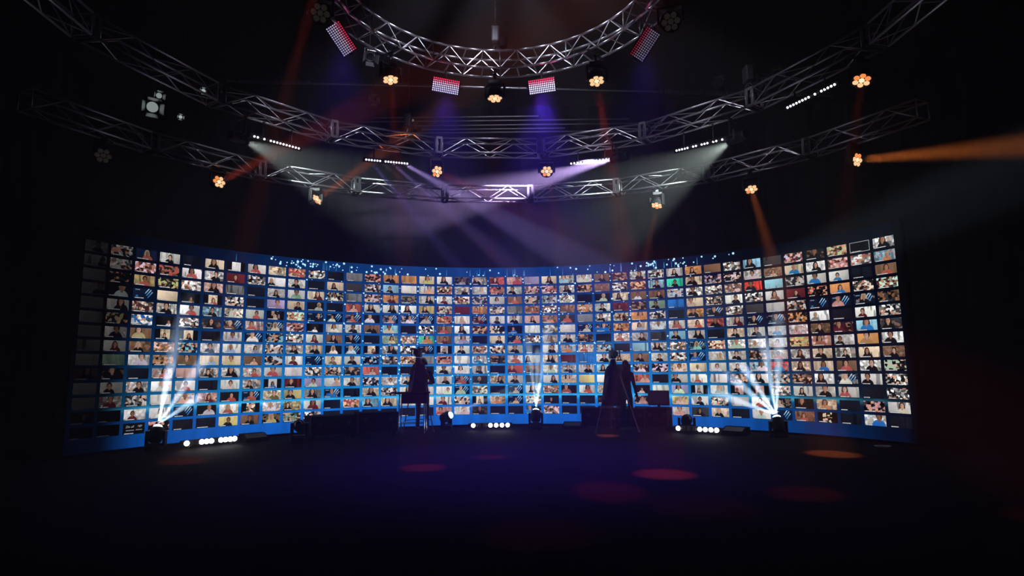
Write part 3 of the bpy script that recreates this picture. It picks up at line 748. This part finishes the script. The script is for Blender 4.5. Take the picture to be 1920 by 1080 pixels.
# pixel bars and profile spots hanging from the middle truss
BULB = glow('white_bulb', (0.95, 0.93, 1.0), 2.4); BULBM = lens_copy(BULB)
def pixel_bar(p0, p1, which, label, lit):
    A = hang_point(*p0, which); B = hang_point(*p1, which); c = (A + B) / 2
    top = truss_under(c, which)
    root = thing('pixel_bar', label, 'stage light', (c.x, c.y, max(top, c.z + .2)), group='LED pixel bars under the middle truss')
    R = Vector((c.x, c.y, max(top, c.z + .2)))
    ax = (B - A).normalized(); L = (B - A).length
    face = (Vector((0, 0, 0.5)) - c).normalized(); face = (face - ax * face.dot(ax)).normalized()
    up = face.cross(ax)
    M3 = Matrix((ax, face.cross(ax), face)).transposed(); q = M3.to_quaternion()
    b = NB(); add_box(b, (0, 0, -.05), (L + .08, .11, .09), bevel=.012); body = obj('housing', b, BLACK_PAINT, root, c - R, q)
    n = len(lit); s = min(.5, L / n / .1)
    for k, ch in enumerate(lit):
        x = (k + .5) / n * L - L / 2
        obj('lens', BULBM if ch == '1' else LDIM, None, body, (x, 0, 0), None, (s, s, s))
    for t in (.2, .8):
        P = A.lerp(B, t); b = NB(); add_tube(b, P - R, (P.x - R.x, P.y - R.y, 0), .018); obj('clamp', b, DARK_STEEL, root)
    return A, B
PB = {}
PB[0] = pixel_bar((474, 255), (563, 279), 'mid', 'LED pixel bar of white dots beside the left profile spot', '110101111111111')
PB[1] = pixel_bar((684, 299), (766, 307), 'mid', 'LED pixel bar with violet beams under bright clamp, left of centre', '1111110111111111')
PB[2] = pixel_bar((1068, 307), (1152, 297), 'mid', 'LED pixel bar at the root of the lavender beam, right of centre', '11111111111111')
PB[3] = pixel_bar((1266, 283), (1357, 261), 'mid', 'LED pixel bar of white dots beside the right profile spot', '11111011011101101')
PB[4] = pixel_bar((1474, 203), (1568, 157), 'mid', 'LED pixel bar climbing steeply, upper right below the middle truss', '1111111101011111')
def profile_spot(px, py, which, target, label, col, kw, deg, rl=0.075, dR=0.0):
    H = hang_point(px, py, which) if not dR else at_cyl(px, py, MIDC, MIDR + .18 + dR); d = (Vector(target) - H).normalized(); top = max(truss_under(H, which), H.z + .25)
    root = thing('profile_spot', label, 'stage light', (H.x, H.y, top)); R = Vector((H.x, H.y, top))
    q = d.to_track_quat('Z', 'Y')
    b = NB(); add_lathe(b, [(0, -.42), (.09, -.42), (.10, -.38), (.10, -.18), (.075, -.16), (.075, -.02), (.095, -.01), (.095, .03), (.085, .03), (.085, 0), (0, 0)], 18)
    body = obj('barrel', b, BLACK_PAINT, root, H - R, q)
    b = NB(); add_lathe(b, [(rl + .005, .004), (rl, .012), (0, .03)], 18); obj('lens', b, glow('spot_lens', (1, 1, 1), 6.0), body)
    b = NB(); add_tube(b, (0, 0, H.z - R.z + .14), (0, 0, 0), .02)
    ra = atan2(H.x - MIDC[0], H.y - MIDC[1]); add_box(b, (0, 0, .005), (.05, .60 + abs(dR) * 2, .03), Matrix.Rotation(-ra, 3, 'Z'))
    rot = Matrix.Rotation(atan2(d.x, -d.y), 3, 'Z')
    for s in (-1, 1): add_box(b, (H - R) - d * .22 + rot @ Vector((s * .125, 0, .05)), (.015, .05, .22), rot)
    yc = (H - R) - d * .22 + Vector((0, 0, .16)); add_box(b, yc, (.265, .05, .02), rot); add_tube(b, yc, (0, 0, H.z - R.z + .15), .016)
    obj('yoke', b, DARK_STEEL, root)
    spot('profile_beam', H + d * .05, H + d, col, kw * KW, deg, 0.55, .05)
profile_spot(459, 265, 'mid', tgt(640, 345, 15.2), 'white profile spot with pale beam to lower right, at left', (.85, 1.0, .95), 2.2, 32)
profile_spot(1370, 267, 'mid', tgt(1180, 375, 15.4), 'white profile spot with pale beam to lower left, at right', (.85, 1.0, .95), 3.0, 40)
profile_spot(1149, 299, 'mid', tgt(770, 385, 19.4), 'profile spot throwing the broad lavender beam towards the centre', (.66, .46, 1.0), 52, 19, dR=-.28)
A, B = PB[1]
for (t, tp, col, kw, deg) in [(.12, (800, 430), (.25, .20, 1.0), 10, 7), (.35, (830, 400), (.8, .25, .5), 5, 5), (.6, (880, 430), (.5, .32, 1.0), 12, 8), (.9, (960, 420), (.55, .38, 1.0), 20, 12)]:
    S = A.lerp(B, t) + Vector((0, -.06, -.03)); spot('bar_beam', S, tgt(*tp, 14.6), col, kw * KW, deg, 0.5, .04)

# added unseen spots above the ring's centre, brightening the outer trusses and duct
for (a, zt_, kw) in ((-40, 6.9, .8), (-10, 6.9, .9), (22, 6.9, .9), (48, 6.9, .8), (4, 9.4, .5)):
    S = Vector((RINGC[0], RINGC[1], 8.6)); spot('truss_fill', S, (MIDC[0] + 6.5 * sin(radians(a)), MIDC[1] + 6.5 * cos(radians(a)), zt_), (.85, .82, 1.0), kw * KW, 30, 0.9, .2)
# chain hoists, par cans and hanging clutter of the rig
def chain_hoist(px, py, which, label):
    c, R, z = {'mid': (MIDC, MIDR + .18, MIDZ), 'low': (LOWC, LOWR + .18, LOWZ), 'ring': (RINGC, RINGR + .19, RINGZ)}[which]
    H = at_cyl(px, py, c, R); H.z = z + .36
    root = thing('chain_hoist', label, 'hoist', H)
    b = NB(); add_box(b, (0, 0, .42), (.16, .26, .34), bevel=.03); obj('motor', b, DARK_STEEL, root)
    b = NB(); add_lathe(b, [(.07, 0), (.09, .06), (.09, .2), (0, .2)], 12, Matrix.Translation((.16, 0, .18))); obj('chain_bag', b, FABRIC, root)
    b = NB()
    n = int((ZC - H.z - .6) / .08)
    for k in range(n):
        z0 = .6 + k * .08; dx, dy = (.014, 0) if k % 2 else (0, .014)
        add_box(b, (dx, dy, z0 + .04), (.008, .008, .08)); add_box(b, (-dx, -dy, z0 + .04), (.008, .008, .08))
    obj('chain', b, CHROME, root)
    b = NB(); add_path(b, [(-.12, -.18, 0), (0, 0, .26), (.12, .18, 0)], .012); add_path(b, [(.12, -.18, 0), (0, 0, .26), (-.12, .18, 0)], .012); obj('sling', b, CHROME, root)
chain_hoist(929, 110, 'ring', 'chain hoist lifting the ring truss at its centre')
chain_hoist(1405, 180, 'mid', 'chain hoist on the middle truss beside cluster of clamps at right')
chain_hoist(765, 240, 'mid', 'chain hoist on the middle truss left of centre')
def par_can(px, py, Y, target, label, mat=ALU, s=1.0, lit=0.0):
    H = at_y(px, py, Y); d = (Vector(target) - H).normalized(); q = d.to_track_quat('Z', 'Y')
    root = thing('par_can', label, 'stage light', H + Vector((0, 0, .3)), group='unlit par cans in the rig')
    b = NB(); add_lathe(b, [(0, -.24 * s), (.05 * s, -.24 * s), (.10 * s, -.16 * s), (.115 * s, 0), (.115 * s, .12 * s), (.105 * s, .12 * s), (.105 * s, .01), (0, .01)], 16); obj('can', b, mat, root, (0, 0, -.3), q)
    b = NB(); add_lathe(b, [(.103 * s, .10 * s), (.06 * s, .115 * s), (0, .12 * s)], 16); obj('lens', b, glow('par_lens', (.80, .92, .90), lit) if lit else GLASS, root, (0, 0, -.3), q)
    b = NB(); rot = Matrix.Rotation(atan2(d.x, -d.y), 3, 'Z')
    for k in (-1, 1): add_path(b, [Vector((0, 0, -.3)) + rot @ Vector((k * .125 * s, 0, 0)), Vector((0, 0, -.3)) + rot @ Vector((k * .125 * s, 0, .2 * s)), Vector((0, 0, -.3 + .2 * s))], .01)
    add_tube(b, (0, 0, -.3 + .2 * s), (0, 0, ZC - H.z - .3), .012); obj('yoke', b, DARK_STEEL, root)
    b = NB()
    for k in range(4):
        t = k * pi / 2; v = Vector((cos(t), sin(t), 0)); w = Vector((-sin(t), cos(t), 0))
        p = [v * .12 * s + w * .09 * s + Vector((0, 0, .12 * s)), v * .12 * s - w * .09 * s + Vector((0, 0, .12 * s)), v * .19 * s - w * .11 * s + Vector((0, 0, .27 * s)), v * .19 * s + w * .11 * s + Vector((0, 0, .27 * s))]
        for off in (0,): b.faces.new([b.verts.new(x) for x in p])
    me = finish(b, 'barn_door'); bd = obj('barn_door', me, mat, root, (0, 0, -.3), q); sm = bd.modifiers.new('thick', 'SOLIDIFY'); sm.thickness = .006
par_can(285, 200, 11.5, (-1, 3, 2), 'largest pale par can at far left below the truss end', lit=.30)
par_can(297, 179, 12.0, (1, 3, 2), 'small tilted par can just above the pale one at left', s=.55, lit=.3)
par_can(381, 170, 12.5, (0, 3, 2), 'tiny cream par can under the left truss joint', s=.4, lit=.5)
par_can(338, 219, 12.5, (0, 3, 2), 'tiny cream par can low at left beside dark gap', s=.35, lit=.5)
par_can(1352, 148, 16.2, (0, 9, 0), 'par can left of the right-hand hoist clutter', s=.9)
par_can(1458, 135, 15.0, (3, 8, 0), 'par can with blue-lit door behind the right truss', s=1.0)
par_can(1438, 148, 15.6, (0, 12, 0), 'flat-lying par can behind the right truss', s=.9)
par_can(766, 226, 16.5, (0, 6, 2), 'bright par can behind the truss left of centre', s=.7, lit=.4)
par_can(700, 185, 14.5, (0, 5, 2), 'dim par can under the ceiling duct at left', s=.7)
par_can(693, 105, 11.5, (0, 5, 2), 'dim violet-lit par can beside the ring truss left', s=.8)
par_can(1370, 318, 15.0, (2, 5, 2), 'dark par can clamped under lowest truss near right bend', MATT_BLACK, s=.9)
# spiral ceiling duct
A = at_y(425, 152, 15.2); B = at_z(1560, 179, A.z)
duct = thing('ceiling_duct', 'long thin spiral metal duct running under the ceiling', 'duct', A)
b = NB(); add_tube(b, (0, 0, 0), B - A, .035, n=12); obj('pipe', b, ALU, duct, smooth=False)
q, Ld = align(A, B)
for (t0, t1, r) in ((.02, .14, .06), (.70, .82, .085), (.84, .96, .06)):
    k = int((t1 - t0) * Ld / .07); b = NB()
    for i in range(k):
        t = t0 + (t1 - t0) * i / k
        add_lathe(b, [(.03, -.02), (r, -.012), (r, .012), (.03, .02)], 12, Matrix.Translation((B - A) * t) @ q.to_matrix().to_4x4())
    add_tube(b, (B - A) * t0, (B - A) * t1, .042, n=10)
    obj('flexible_sleeve', b, ALU, duct)
b = NB()
for i in range(6):
    P = (B - A) * ((i + .5) / 6); add_tube(b, P, (P.x, P.y, ZC - A.z), .006, n=6)
obj('hanger', b, DARK_STEEL, duct)

# ------------------------------------------------------------------ fixtures on the floor in front of the wall
def floor_pt(px, R):
    """point on the floor, R metres from the wall's centre of curvature, seen at column px near the foot of the wall"""
    P = at_cyl(px, 800, WC, R); return Vector((P.x, P.y, 0))
def moving_head(px, lens_py, R, targets, label, col, kw, deg, lit=True, level=5.0, s=1.0):
    P = floor_pt(px, R)
    lens = at_cyl(px, lens_py, WC, R)
    t0 = Vector(targets[0]); zc = max(.24, lens.z - .02)
    root = thing('moving_head', label, 'stage light', P)
    C = Vector((0, 0, zc)); d = (t0 - (P + C)).normalized()
    b = NB(); add_box(b, (0, 0, .05), (.30 * s, .26 * s, .10), bevel=.02); add_box(b, (0, -.132 * s, .05), (.10, .006, .03)); obj('base', b, BLACK_PAINT, root)
    rot = Matrix.Rotation(atan2(d.x, -d.y), 3, 'Z')
    b = NB()
    for k in (-1, 1):
        add_box(b, rot @ Vector((k * .16 * s, 0, (zc + .06 + .10) / 2)), (.05, .13 * s, zc - .02), rot, .018)
    add_box(b, (0, 0, .12), (.36 * s, .14 * s, .04), rot, .015); obj('yoke', b, BLACK_PAINT, root)
    q = d.to_track_quat('Z', 'Y')
    b = NB(); add_lathe(b, [(0, -.17), (.08, -.165), (.115, -.13), (.13, -.05), (.13, .05), (.12, .10), (.105, .13), (.095, .13), (.092, .11), (0, .11)], 20)
    head = obj('head', b, BLACK_PAINT, root, C, q)
    b = NB(); add_lathe(b, [(.092, .112), (.09, .135), (.075, .165), (.045, .185), (0, .19)], 18)
    obj('lens', b, glow('head_lens', (.75, .88, 1.0), level) if lit else GLASS, head)
    S = P + C + d * .20
    if lit:
        for t in targets: spot('head_beam', S, t, col, kw * KW, deg, 0.8, .02)
    return S
COLD = (.62, .82, 1.0)
moving_head(294, 812, 7.95, [onwall(335, 610), onwall(388, 665), onwall(372, 745), onwall(318, 690)], 'moving head on floor at left end beaming up to the right', COLD, 42, 11)
moving_head(837, 780, 7.75, [tgt(945, 735, 14.7)], 'moving head on floor tilted right, between tripod and centre lamp bar', COLD, 14, 8, level=1.5)
moving_head(1005, 778, 7.7, [onwall(1008, 660), onwall(990, 640), onwall(1030, 600), onwall(1012, 720)], 'moving head on floor at the centre beaming straight up', COLD, 45, 8)
for tp in ((990, 430), (1058, 420)): spot('head_beam', floor_pt(1005, 7.7) + Vector((0, 0, .5)), tgt(*tp, 14.9), COLD, 5 * KW, 4, 0.8, .02)
moving_head(1459, 793, 7.8, [onwall(1432, 640), onwall(1462, 610), onwall(1372, 708), onwall(1345, 738), onwall(1395, 690)], 'moving head on floor at right fanning beams up and left', COLD, 56, 11, level=9)
moving_head(562, 797, 6.9, [(-4, 5, 3)], 'dark unlit moving head beside the long flight cases', COLD, 0, 5, lit=False)
moving_head(1288, 790, 8.0, [(3, 6, 4)], 'dark unlit moving head between bright lamps at right', COLD, 0, 5, lit=False, s=1.1)
WLAMP = glow('blinder_lamp', (1.0, 1.0, .98), 9.0); LWL = lens_copy(WLAMP)
def blinder_bar(px0, px1, R, lit, label):
    A = floor_pt(px0, R); B = floor_pt(px1, R); c = (A + B) / 2; ax = (B - A).normalized(); L = (B - A).length
    root = thing('blinder_bar', label, 'stage light', c, group='blinder bars on the floor')
    ang = atan2(ax.y, ax.x); root.rotation_euler = (0, 0, ang)
    b = NB(); add_box(b, (0, 0, .10), (L + .10, .10, .11), bevel=.015); body = obj('housing', b, BLACK_PAINT, root)
    for k in (-.4, .4):
        b = NB(); add_box(b, (k * L, 0, .025), (.05, .22, .05), bevel=.008); obj('foot', b, DARK_STEEL, root)
    n = len(lit); q = Vector((0, -1, .15)).to_track_quat('Z', 'Y')
    for i, ch in enumerate(lit):
        x = (i + .5) / n * L - L / 2
        obj('lamp', LWL if ch == '1' else LDIM, None, root, (x, -.05, .10), q, (1.15, 1.15, 1.15))
        if ch == '1':
            Pw = c + ax * x + Vector((ax.y, -ax.x, 0)) * .10 + Vector((0, 0, .11))
            spot('blinder_glow', Pw, Pw + (Vector((0, 0, 1.5)) - Pw) , (1, 1, 1), 3, 80, 1.0, .03)
blinder_bar(345, 443, 7.75, '1001110111 1'.replace(' ', ''), 'blinder bar with white lamps lit, on the floor at left')
blinder_bar(882, 957, 7.6, '1001111', 'blinder bar with white lamps lit, on the floor at the centre')
blinder_bar(1268, 1350, 7.5, '10001111', 'blinder bar with white lamps lit, on the floor at right')

# flight cases, monitor, table
def flight_case(px0, px1, R, h, label, dpt=.55, zb=0.0):
    A = floor_pt(px0, R); B = floor_pt(px1, R); c = (A + B) / 2; L = (B - A).length; ang = atan2(B.y - A.y, B.x - A.x)
    root = thing('flight_case', label, 'flight case', (c.x, c.y, zb), ang, group='black flight cases')
    b = NB(); add_box(b, (0, 0, .08 + (h - .24) / 2), (L - .03, dpt, h - .24), bevel=.01); obj('body', b, MATT_BLACK, root)
    b = NB(); add_box(b, (0, 0, h - .075), (L - .03, dpt, .15), bevel=.01); obj('lid', b, MATT_BLACK, root)
    for x in (-1, 1):
        for y in (-1, 1):
            b = NB(); add_box(b, (x * (L / 2 - .02), y * (dpt / 2 - .005), .08 + (h - .08) / 2), (.02, .02, h - .08)); obj('edge_profile', b, DARK_STEEL, root)
    for x in (-.3, .3):
        b = NB(); add_box(b, (x * L, -dpt / 2 - .006, h - .16), (.10, .012, .10), bevel=.004); add_box(b, (x * L, -dpt / 2 - .014, h - .155), (.03, .012, .05)); obj('latch', b, DARK_STEEL, root)
        for y in (-1, 1):
            b = NB(); add_tube(b, (x * L * 1.35 - .015, y * (dpt / 2 - .08), .04), (x * L * 1.35 + .015, y * (dpt / 2 - .08), .04), .04, n=14); obj('caster', b, MATT_BLACK, root)
    b = NB(); add_path(b, [(-.08, -dpt / 2 - .005, h * .5), (-.08, -dpt / 2 - .03, h * .5), (.08, -dpt / 2 - .03, h * .5), (.08, -dpt / 2 - .005, h * .5)], .009); obj('handle', b, DARK_STEEL, root)
    return root, c
flight_case(575, 664, 7.3, .50, 'long black flight case, left one beside unlit moving head')
flight_case(666, 742, 7.3, .53, 'long black flight case, right one beside the folding table')
flight_case(1093, 1165, 8.0, .50, 'black flight case behind the right tripod, left one', dpt=.45)
flight_case(1167, 1214, 8.0, .50, 'black flight case behind the right tripod, next to monitor', dpt=.45)
r_, c_ = flight_case(1216, 1258, 7.95, .53, 'tall black flight case carrying the monitor', dpt=.45)
mon = thing('monitor', 'black preview monitor standing on flight case at right', 'monitor', (c_.x, c_.y - .02, .53), r_.rotation_euler.z)
b = NB(); add_box(b, (0, 0, .23), (.52, .05, .36), bevel=.012); obj('casing', b, BLACK_PAINT, mon)
b = NB(); add_box(b, (0, -.027, .235), (.47, .004, .30)); obj('screen', b, glow('dark_screen', (.02, .012, .05), .35), mon)
b = NB(); add_box(b, (0, .01, .03), (.06, .04, .06)); add_box(b, (0, 0, .008), (.28, .2, .016), bevel=.005); obj('stand', b, BLACK_PAINT, mon)
def floor_wedge(px0, px1, R, h, label):
    A = floor_pt(px0, R); B = floor_pt(px1, R); c = (A + B) / 2; L = (B - A).length; ang = atan2(B.y - A.y, B.x - A.x)
    root = thing('floor_wedge', label, 'stage monitor', c, ang, group='low floor wedges')
    b = NB(); pr = [(-.2, 0), (.2, 0), (.2, h), (.02, h), (-.2, h * .45)]
    l = [b.verts.new((-L / 2, y, z)) for y, z in pr]; r = [b.verts.new((L / 2, y, z)) for y, z in pr]
    b.faces.new(l); b.faces.new(r[::-1])
    for i in range(5): b.faces.new((l[i], r[i], r[(i + 1) % 5], l[(i + 1) % 5]))
    obj('cabinet', b, MATT_BLACK, root)
    b = NB(); n = Vector((0, -.55 * h, .22)).normalized()
    q = Matrix.Rotation(atan2(.55 * h, .22), 3, 'X'); add_box(b, Vector((0, -.09, h * .725)) + n * .006, (L * .86, .19, .008), q); obj('grille', b, DARK_STEEL, root)
floor_wedge(455, 498, 7.75, .17, 'low black floor wedge right of the left blinder bar')
floor_wedge(1057, 1091, 7.7, .16, 'low black floor wedge beside right tripod')
floor_wedge(1358, 1400, 7.7, .17, 'low black floor wedge right of the right blinder bar')
# folding table with silver legs by the left tripod
P0 = at_y(774, 740, 14.15); P0.z = 0
tab = thing('folding_table', 'small black-topped folding table with silver legs beside left camera', 'table', P0)
b = NB(); add_box(b, (0, 0, .97), (.76, .42, .04), bevel=.008); obj('table_top', b, MATT_BLACK, tab)
b = NB(); add_box(b, (.06, 0, .84), (.60, .38, .22), bevel=.03); obj('hanging_pouch', b, FABRIC, tab)
for sx in (-1, 1):
    for sy in (-1, 1):
        b = NB(); add_tube(b, (sx * .28, sy * .15, .96), (sx * .30, sy * .17, 0), .014); obj('leg', b, CHROME, tab)
b = NB()
for sy in (-1, 1): add_tube(b, (-.295, sy * .165, .28), (.295, sy * .165, .28), .009)
obj('stretcher', b, CHROME, tab)

# ------------------------------------------------------------------ broadcast cameras on tripods
def camera_rig(px, Y, top_py, label_t, label_c, spread, cover, yaw, cmat, cs):
    g = at_y(px, 700, Y); g.z = 0
    top = at_y(px, top_py, Y).z
    hz = top - .42          # height of the tripod bowl
    t = thing('tripod', label_t, 'tripod', g)
    for k in range(3):
        a = yaw + pi / 2 + k * 2 * pi / 3
        f = Vector((cos(a) * spread, sin(a) * spread, .02)); tp = Vector((cos(a) * .09, sin(a) * .09, hz - .05))
        m = tp.lerp(f, .5)
        b = NB(); w = Vector((-sin(a), cos(a), 0)) * .028
        add_tube(b, tp + w, m + w, .016); add_tube(b, tp - w, m - w, .016); add_tube(b, m + (m - f) * .1, f, .015, .013); add_box(b, m, (.08, .05, .06)); add_lathe(b, [(0, -.01), (.03, -.01), (.03, .015), (0, .03)], 10, Matrix.Translation(f))
        obj('leg', b, TRIPOD, t)
    b = NB()
    for k in range(3):
        a = yaw + pi / 2 + k * 2 * pi / 3
        add_tube(b, (0, 0, .30), (cos(a) * spread * .82, sin(a) * spread * .82, .30), .009)
    obj('spreader', b, DARK_STEEL, t)
    b = NB(); add_lathe(b, [(0, hz - .10), (.06, hz - .10), (.10, hz - .05), (.10, hz), (.075, hz), (.075, hz + .07), (.06, hz + .09), (0, hz + .09)], 16); add_box(b, (0, 0, hz + .105), (.10, .16, .03)); obj('fluid_head', b, BLACK_PAINT, t)
    b = NB(); add_path(b, [(.07, .04, hz + .06), (.16, .30, hz - .22), (.17, .38, hz - .26)], .011); add_tube(b, (.16, .30, hz - .22), (.18, .44, hz - .30), .018); obj('pan_handle', b, BLACK_PAINT, t)
    if cover:
        b = NB(); n = 40; rings = []
        for (z, r) in ((hz - .01, .09), (hz - .06, .17), (hz - .16, .22), (hz - .45, .245), (hz - .72, .27), (hz - .98, .29)):
            fold = (hz - z) * .08
            r *= cs; rings.append([b.verts.new(((r + fold * (.5 * sin(7 * t_) + .5 * sin(11 * t_ + 1))) * cos(t_), (r + fold * (.5 * sin(7 * t_) + .5 * sin(11 * t_ + 1))) * sin(t_) * .75, z)) for t_ in [2 * pi * i / n for i in range(n)]])
        for A, B in zip(rings[:-1], rings[1:]):
            for i in range(n): b.faces.new((A[i], A[(i + 1) % n], B[(i + 1) % n], B[i]))
        o = obj('cloth_cover', b, cmat, t, smooth=True); s = o.modifiers.new('thick', 'SOLIDIFY'); s.thickness = .006
    c = thing('broadcast_camera', label_c, 'camera', (g.x, g.y, hz + .12), 0.0)
    b = NB(); add_box(b, (0, .06, .11), (.13, .34, .19), bevel=.015); obj('body', b, BLACK_PAINT, c)
    b = NB(); add_lathe(b, [(0, 0), (.05, 0), (.055, .10), (.065, .12), (.065, .20), (.075, .21), (.075, .26), (.066, .26), (.062, .24), (0, .24)], 18, Matrix.Translation((0, -.10, .12)) @ Matrix.Rotation(pi / 2, 4, 'X')); obj('lens', b, BLACK_PAINT, c)
    b = NB(); add_lathe(b, [(.06, 0), (.03, .012), (0, .015)], 16, Matrix.Translation((0, -.342, .12)) @ Matrix.Rotation(pi / 2, 4, 'X')); obj('lens_glass', b, GLASS, c)
    b = NB()
    for (x, z, sx, sz) in ((0, .20, .20, .012), (0, .04, .20, .012), (-.10, .12, .012, .17), (.10, .12, .012, .17)): add_box(b, (x, -.38, z), (sx, .10, sz))
    obj('lens_hood', b, MATT_BLACK, c)
    b = NB(); add_path(b, [(0, -.06, .205), (0, -.06, .26), (0, .16, .26), (0, .16, .205)], .013); obj('top_handle', b, BLACK_PAINT, c)
    b = NB(); add_tube(b, (-.05, .0, .20), (-.13, .0, .22), .012); add_tube(b, (-.13, -.06, .22), (-.13, .12, .22), .028); obj('viewfinder', b, BLACK_PAINT, c)
    b = NB(); add_box(b, (0, .26, .11), (.10, .07, .15), bevel=.01); obj('battery', b, BLACK_PAINT, c)
    return g, hz
G1, hz1 = camera_rig(784, 14.9, 648, 'dark tall tripod with legs apart, left of the two', 'black broadcast camera on the left tripod', .42, True, .25, FABRIC, .80)
G2, hz2 = camera_rig(1150, 14.45, 650, 'tall tripod with draped cover and reddish legs, right of the two', 'black broadcast camera on the right draped tripod', .58, True, 0.0, COVER, .86)

# ------------------------------------------------------------------ camera operators
def person(loc, rz, H, label, pose, headphones):
    """standing figure, feet at loc, facing local -Y; one skinned body with head and hands, hair and headset as children"""
    s = H / 1.76
    V, E, R = [], [], []
    def v(p, r, par=None):
        V.append(Vector(p) * s); R.append(r * s); i = len(V) - 1
        if par is not None: E.append((par, i))
        return i
    pel = v((0, .01, .95), .135); wst = v((0, .0, 1.10), .125, pel); ch = v((0, .0, 1.28), .145, wst); up = v((0, .015, 1.41), .12, ch)
    nk = v((0, .01, 1.50), .058, up); v((0, -.005, 1.57), .055, nk)
    for k in (-1, 1):
        hp = v((k * .095, .0, .88), .095, pel); kn = v((k * .11, -.02, .49), .062, hp); an = v((k * .12, .02, .10), .045, kn)
        hl = v((k * .12, .03, .05), .045, an); v((k * .135, -.16, .035), .035, hl)
        sh = v((k * .175, .01, 1.41), .07, up)
        el, wr = pose[k]
        e = v(el, .045, sh); w = v(wr, .03, e)
        dv = (Vector(wr) - Vector(el)).normalized(); side = Vector((0, 0, 1)).cross(dv)
        side = side.normalized() if side.length > .01 else Vector((1, 0, 0))
        dn = dv.cross(side)
        pm = v(Vector(wr) + dv * .06, .032, w)
        for i, (o, L) in enumerate(((-.03, .068), (-.010, .08), (.010, .076), (.03, .058))):
            b0 = Vector(wr) + dv * .09 + side * o
            f0 = v(b0, .010, pm); f1 = v(b0 + dv * L * .5 + dn * .012 * 1, .009, f0); v(b0 + dv * L * .7 + dn * .045, .008, f1)
        th = v(Vector(wr) + dv * .035 - side * k * .045, .012, pm); v(Vector(wr) + dv * .075 - side * k * .06 + dn * .02, .010, th)
    me = bpy.data.meshes.new('body'); me.from_pydata([tuple(x) for x in V], E, [])
    ob = bpy.data.objects.new('body_tmp', me); COL.objects.link(ob)
    md = ob.modifiers.new('skin', 'SKIN'); md.use_smooth_shade = True
    for i, r in enumerate(R): me.skin_vertices[0].data[i].radius = (r, r)
    me.skin_vertices[0].data[0].use_root = True
    sb = ob.modifiers.new('sub', 'SUBSURF'); sb.levels = 1; sb.render_levels = 1
    bpy.context.view_layer.update()
    bodyme = bpy.data.meshes.new_from_object(ob.evaluated_get(bpy.context.evaluated_depsgraph_get()))
    bpy.data.objects.remove(ob)
    b = NB(); b.from_mesh(bodyme)
    for f in b.faces: f.material_index = 0
    hands = [Vector(pose[k][1]) * s for k in (-1, 1)]
    for f in b.faces:
        c = f.calc_center_median()
        if any((c - h).length < .20 * s and (c - h).dot(Vector(pose[k][1]) * s - Vector(pose[k][0]) * s) > 0 for k, h in zip((-1, 1), hands)): f.material_index = 1
        if c.z > 1.52 * s: f.material_index = 1
    # head with brow, nose, chin and ears
    hc = Vector((0, -.015, 1.645)) * s
    r = bmesh.ops.create_uvsphere(b, u_segments=20, v_segments=14, radius=1.0)
    for w in r['verts']:
        p = w.co.copy(); x, y, z = p.x * .077, p.y * .098, p.z * .118
        if z < 0: x *= 1 + z * 2.4; y *= 1 + z * .6
        if y < -.07 and abs(x) < .02 and -.03 < z < .02: y -= .022
        if y < -.05 and .012 < abs(x) < .045 and .0 < z < .03: y += .008
        if y < -.06 and -.065 < z < -.045: y -= .005
        w.co = hc + Vector((x, y, z)) * s
        for f in w.link_faces: f.material_index = 1
    for k in (-1, 1):
        rr = bmesh.ops.create_uvsphere(b, u_segments=8, v_segments=6, radius=1.0)
        for w in rr['verts']:
            w.co = hc + Vector((k * .078 + w.co.x * .010, .01 + w.co.y * .018, .0 + w.co.z * .03)) * s
            for f in w.link_faces: f.material_index = 1
    for f in b.faces: f.smooth = True
    bm_me = finish(b, 'body'); bm_me.materials.clear(); bm_me.materials.append(FABRIC); bm_me.materials.append(SKIN)
    root = thing('person', label, 'person', loc, rz)
    obj('body', bm_me, None, root)
    b = NB(); r = bmesh.ops.create_uvsphere(b, u_segments=20, v_segments=14, radius=1.0); kill = []
    for w in r['verts']:
        if w.co.z < -.25 or (w.co.y < -.45 and w.co.z < .45): kill.append(w)
        w.co = hc + Vector((w.co.x * .084, w.co.y * .104 + .008, w.co.z * .124 + .004)) * s
    bmesh.ops.delete(b, geom=kill, context='VERTS'); o = obj('hair', b, HAIR, root, smooth=True); sd = o.modifiers.new('thick', 'SOLIDIFY'); sd.thickness = .008
    if headphones:
        b = NB(); pts = [hc + Vector((cos(t) * .095, .01, sin(t) * .135 + .01)) * s for t in [pi * i / 12 for i in range(13)]]
        add_path(b, pts, .010)
        for k in (-1, 1): add_tube(b, hc + Vector((k * .075, .01, 0)) * s, hc + Vector((k * .115, .01, 0)) * s, .04, n=14)
        obj('headset', b, BLACK_PAINT, root)
    # black shirt hem and trousers belt line, shoes
    for k in (-1, 1):
        b = NB(); add_box(b, Vector((k * .125, -.065, .035)) * s, (.10 * s, .29 * s, .07 * s), bevel=.025); obj('shoe', b, BLACK_PAINT, root)
    return root
person((G1.x + .03, G1.y + .58, 0), 0.0, 1.78, 'person in black with headset standing behind the left camera tripod',
       {-1: ((-.27, -.02, 1.16), (-.16, -.20, 1.22)), 1: ((.28, .0, 1.14), (.17, -.14, 1.28))}, True)
person((G2.x + .36, G2.y + .36, 0), .35, 1.68, 'person in black standing right of the draped tripod',
       {-1: ((-.27, -.04, 1.16), (-.18, -.24, 1.25)), 1: ((.26, .03, 1.12), (.24, -.10, .90))}, False)
# small white cable end on the floor at far right
P = at_z(1655, 838, .01)
cb = thing('cable_coil', 'small coil of pale cable on floor at far right', 'cable', P)
b = NB()
for k in range(3):
    r = .10 + k * .015; add_path(b, [(r * cos(2 * pi * i / 16), r * sin(2 * pi * i / 16), .004 + k * .006) for i in range(17)], .006)
obj('loop', b, surf('pale_cable', (.5, .5, .48), .5), cb)
